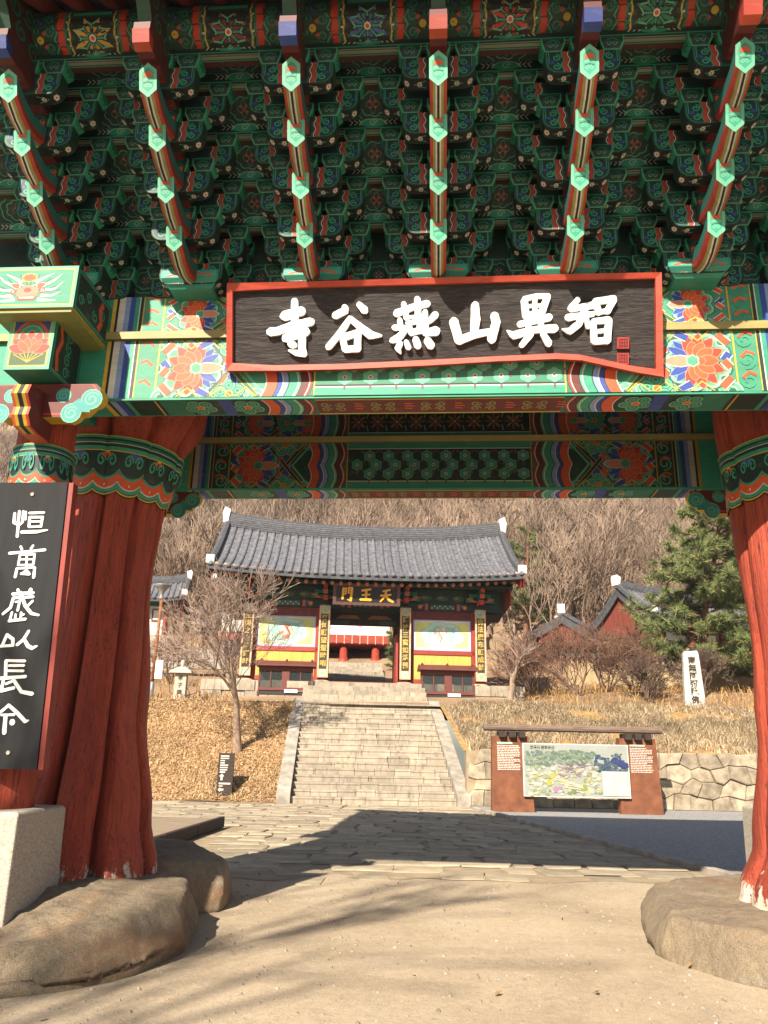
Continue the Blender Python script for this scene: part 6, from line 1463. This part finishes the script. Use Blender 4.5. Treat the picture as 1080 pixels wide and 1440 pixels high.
def bare_tree(name, label, loc, seed, h, r, mat1, mat2, maxd=5, stems=1, group=None, cat='tree', spread=.65, up=.12, kids=(2, 4), lean=(0, 0), shrink=.68, rmin=.006, first=.34, crown='twigs'):
    rg = random.Random(seed); br = []
    for s in range(stems):
        a = rg.uniform(0, 6.28); dv = (lean[0]+(.5*math.cos(a) if stems > 1 else 0), lean[1]+(.5*math.sin(a) if stems > 1 else 0), 1)
        grow(rg, (0, 0, -.15), dv, h*first, r*(1 if stems == 1 else rg.uniform(.6, 1)), 0, br, maxd, spread, up, kids, shrink, rmin)
    a, b = tree_meshes(br); o = empty(name, loc, 0, label, cat, group)
    a.build('trunk', mat1, o, True); b.build(crown, mat2, o); return o
bare_tree('bare_tree', 'bare many-branched tree on the leafy bank left of the stairs', (-4.65, 26.6, Lz(-4.65, 26.6)), 12, 10.4, .16, MATS['bark_pale'], MATS['twig_grey'], 6, 1, None, 'tree', .62, .12, (3, 4), (.06, 0), .78, .0065, .215, 'branches')
bare_tree('bare_tree', 'pruned pale bare tree beside the right glazed cabinet', (5.2, 32.0, Hh(5.2, 32)), 6, 4.6, .17, MATS['bark_pale'], MATS['twig_grey'], 4, 1, None, 'tree', .8, .22, (3, 4), (.1, 0), .72, .007, .28, 'branches')
k = 0
for x, y, h, st, sd, mt, lb in ((8.4, 33.5, 3.9, 6, 3, 'twig_red', 'broad reddish bare shrub behind the grass bank, nearest the inner gate'), (10.2, 35.5, 4.0, 7, 5, 'twig_red', 'tall reddish bare shrub between the inner gate and the stele'), (7.2, 37.5, 4.0, 6, 8, 'twig_red', 'reddish bare shrub close by the right end of the inner gate'), (10.9, 31.9, 2.5, 5, 11, 'bark_dark', 'dark low bare shrub left of the white stele'), (13.6, 33.0, 2.6, 6, 13, 'bark_dark', 'dark bare shrub right behind the white stele'), (6.6, 33.6, 3.0, 5, 17, 'twig_red', 'small bare shrub beside the pruned pale tree'), (-9.5, 36, 3.4, 6, 19, 'twig_red', 'bare shrub behind the stone monument on the left'), (-7.2, 38.5, 4.2, 5, 23, 'twig_grey', 'bare shrub beside the left end of the inner gate'), (12.2, 37.5, 3.6, 6, 29, 'twig_red', 'bare shrub before the coped wall')):
    bare_tree('bare_shrub', lb, (x, y, Hh(x, y)), sd, h, .055, MATS['bark_dark'], MATS[mt], 4, st, 'bare shrubs on the terrace', 'shrub', .7, .10, (3, 5), (0, 0), .72, .008, .36)
for x, y, h, sd, lb in ((13.0, 70, 13, 2, 'tall pale bare tree on the hill right of the inner gate roof'), (16.5, 74, 12, 4, 'pale bare tree on the hill above the small red gable'), (9.5, 66, 9, 7, 'pale bare tree close behind the right end of the inner gate roof'), (-17, 66, 11, 9, 'bare tree on the hill above the left pavilion'), (-13, 72, 12, 10, 'bare tree on the hill left of the inner gate roof'), (21, 72, 12, 15, 'pale bare tree on the hill above the right building')):
    bare_tree('hill_tree', lb, (x, y, Hh(x, y)-.1), sd, h, .26, MATS['bark_pale'], MATS['twig_hill'], 5, 1, 'bare trees at the foot of the wooded hill', 'tree', .55, .2, (3, 4), (0, 0), .7, .02, .30, 'branches')
# pines
basic('pine_bark', srgb('7d5340'), srgb('54382c'), 5, .9, (3, 3, 1), .5)
def pine(name, label, loc, seed, h, rad, dens, base=.25, group='pine trees', tl=.34, ns=13, lean=.06):
    rg = random.Random(seed); tr = MB(); nd = MB(); pts = []; d = Vector((lean, 0, 1))
    p = Vector((0, 0, -.3))
    for i in range(9): pts.append(p.copy()); d = (d+Vector((rg.gauss(0, .07), rg.gauss(0, .07), .08))).normalized(); p = p+d*h/8
    tr.tube(pts, [h*.024*(1-.085*i) for i in range(9)], 9, caps=False)
    cols = [srgb('5c6a3e'), srgb('707a46'), srgb('495632'), srgb('838a54')]
    nb = int(dens)
    for b in range(nb):
        t = base+(1-base)*(b+.5)/nb; i = min(7, int(t*8)); o = pts[i].lerp(pts[i+1], t*8-i); a = b*2.4+rg.uniform(-.5, .5)
        L_ = rad*(1.0-.62*max(0, t-base)/(1-base))*rg.uniform(.65, 1.15); dr = Vector((math.cos(a), math.sin(a), rg.uniform(-.05, .35))).normalized(); q = [o]; dd = dr.copy()
        for s in range(5): dd = (dd+Vector((rg.gauss(0, .14), rg.gauss(0, .14), rg.gauss(.03, .09)))).normalized(); q.append(q[-1]+dd*L_/5)
        tr.tube(q, [h*.006*(1-.16*s)+.008 for s in range(6)], 5, caps=False)
        for s in range(int(9+12*L_/2)):
            u = rg.uniform(.30, 1.0); k = min(4, int(u*5)); c = q[k].lerp(q[k+1], u*5-k); side = Vector((rg.gauss(0, 1), rg.gauss(0, 1), rg.gauss(.2, .45))); tip = c+side.normalized()*rg.uniform(.1, .45)*L_*.45
            if (tip-c).length > .12: tr.tube([c, tip], [.012, .006], 3, caps=False)
            for w in range(3):
                c2 = c.lerp(tip, .45+.28*w); col = rg.choice(cols); kk = rg.uniform(.75, 1.2); ax = (tip-c).normalized()
                for m_ in range(ns):
                    v_ = (ax*.5+Vector((rg.gauss(0, .7), rg.gauss(0, .7), rg.gauss(.25, .6)))).normalized(); sd = v_.cross(Vector((rg.gauss(0, 1), rg.gauss(0, 1), rg.gauss(0, 1)))).normalized()*tl*.042; e = c2+v_*tl*rg.uniform(.6, 1.1)
                    nd.face([c2-sd, c2+sd, e], tuple(x*kk for x in col))
    o = empty(name, loc, 0, label, 'tree', group); tr.build('trunk', MATS['pine_bark'], o, True); nd.build('crown', MATS['blade'], o); return o
pine('pine_tree', 'large green pine behind the white stele by the right pillar', (15.0, 36.5, Hh(15.0, 36.5)), 5, 9.2, 4.0, 74, .12, tl=.38, ns=17)
pine('pine_tree', 'pine half hidden behind the right pillar', (19.5, 40, Hh(19.5, 40)), 9, 8.5, 3.4, 40, .12, tl=.42, ns=12)
for x, y, h, sd, lb in ((11.5, 62, 10, 21, 'dark pine behind the right end of the inner gate roof'), (-30, 105, 13, 25, 'pine on the upper hill at the left'), (5.5, 112, 12, 26, 'pine on the upper hill above the inner gate ridge'), (-8, 108, 12, 31, 'pine on the upper hill above the left part of the ridge'), (30, 98, 13, 28, 'pine on the upper hill at the right'), (1.0, 49, 3.0, 33, 'small evergreen beside the second stairs seen through the doorway')):
    pine('pine_tree', lb, (x, y, Hh(x, y)-.3), sd, h, h*.33, 18, .2 if h > 4 else .02, tl=.5 if h > 4 else .25, ns=8)
# ---- far wood on the hill: one mass of bare trees
tmpl = bpy.data.collections.new('wood_templates')
for s in range(5):
    rg = random.Random(100+s); br = []; grow(rg, (0, 0, -.3), (rg.gauss(0, .06), rg.gauss(0, .06), 1), 3.2, .14, 0, br, 4, .5, .22, (3, 4), .70, .022, 3)
    mb = MB()
    for pts, rr, dp in br: mb.tube(pts, rr, 4 if dp == 0 else 3, caps=False)
    o = mb.build('wood_tree', MATS['twig_hill']); COL.objects.unlink(o); tmpl.objects.link(o)
rs = np.random.RandomState(8); pts = []
while len(pts) < 2600:
    y = 60+170*rs.rand()**1.25; x = (rs.rand()*2-1)*(14+y*.50)
    if 60 < y < 66 and -9 < x < 9: pass
    pts.append((x, y, Hh(x, y)-.2))
me = bpy.data.meshes.new('hill_wood'); me.from_pydata(pts, [], []); me.update()
wood = link('hill_wood', me); tag(wood, 'mass of bare grey-brown trees covering the hill', 'wood', kind='stuff')
ng = bpy.data.node_groups.new('wood', 'GeometryNodeTree'); ng.interface.new_socket('Geometry', in_out='INPUT', socket_type='NodeSocketGeometry'); ng.interface.new_socket('Geometry', in_out='OUTPUT', socket_type='NodeSocketGeometry')
N_ = ng.nodes; gi = N_.new('NodeGroupInput'); go = N_.new('NodeGroupOutput'); m2p = N_.new('GeometryNodeMeshToPoints'); iop = N_.new('GeometryNodeInstanceOnPoints'); ci = N_.new('GeometryNodeCollectionInfo')
ci.inputs['Collection'].default_value = tmpl; ci.inputs['Separate Children'].default_value = True; ci.inputs['Reset Children'].default_value = True; iop.inputs['Pick Instance'].default_value = True
rv = N_.new('FunctionNodeRandomValue'); rv.data_type = 'FLOAT_VECTOR'; rv.inputs[0].default_value = (-.06, -.06, 0); rv.inputs[1].default_value = (.06, .06, 6.28)
rsn = N_.new('FunctionNodeRandomValue'); rsn.data_type = 'FLOAT'; rsn.inputs[2].default_value = .7; rsn.inputs[3].default_value = 1.45
ri = N_.new('FunctionNodeRandomValue'); ri.data_type = 'INT'; ri.inputs[4].default_value = 0; ri.inputs[5].default_value = 4
lk = ng.links.new
lk(gi.outputs[0], m2p.inputs[0]); lk(m2p.outputs[0], iop.inputs['Points']); lk(ci.outputs[0], iop.inputs['Instance']); lk(rv.outputs[0], iop.inputs['Rotation']); lk(rsn.outputs[1], iop.inputs['Scale']); lk(ri.outputs[2], iop.inputs['Instance Index']); lk(iop.outputs[0], go.inputs[0])
md = wood.modifiers.new('wood', 'NODES'); md.node_group = ng
# bare trees behind the camera: their branches dapple the foreground
for x, y, h, sd, lb in ((-8.0, -11.2, 18, 41, 'bare tree at the viewer\'s left, dappling the boulder and the foreground'), (-5.6, -12.3, 18, 43, 'bare tree behind the viewer, dappling the foreground')):
    bare_tree('shade_tree', lb, (x, y, 0), sd, h, .3, MATS['bark_dark'], MATS['bark_dark'], 5, 1, 'bare trees behind the viewer', 'tree', .62, .12, (3, 4), (0, 0), .76, .024, .28, 'branches')
# ---- the air between here and the hill
mb = MB(); mb.box(-420, 420, -70, 345, -1.2, 175)
hz = bpy.data.materials.new('air'); hz.use_nodes = True; hn = hz.node_tree; hn.nodes.clear()
ho = hn.nodes.new('ShaderNodeOutputMaterial'); hv = hn.nodes.new('ShaderNodeVolumePrincipled'); hv.inputs['Density'].default_value = .0005; hv.inputs['Color'].default_value = (.86, .90, .95, 1); hv.inputs['Anisotropy'].default_value = .2
hn.links.new(hv.outputs[0], ho.inputs['Volume'])
o = mb.build('haze', hz); tag(o, 'thin winter haze in the air', 'haze', kind='stuff')
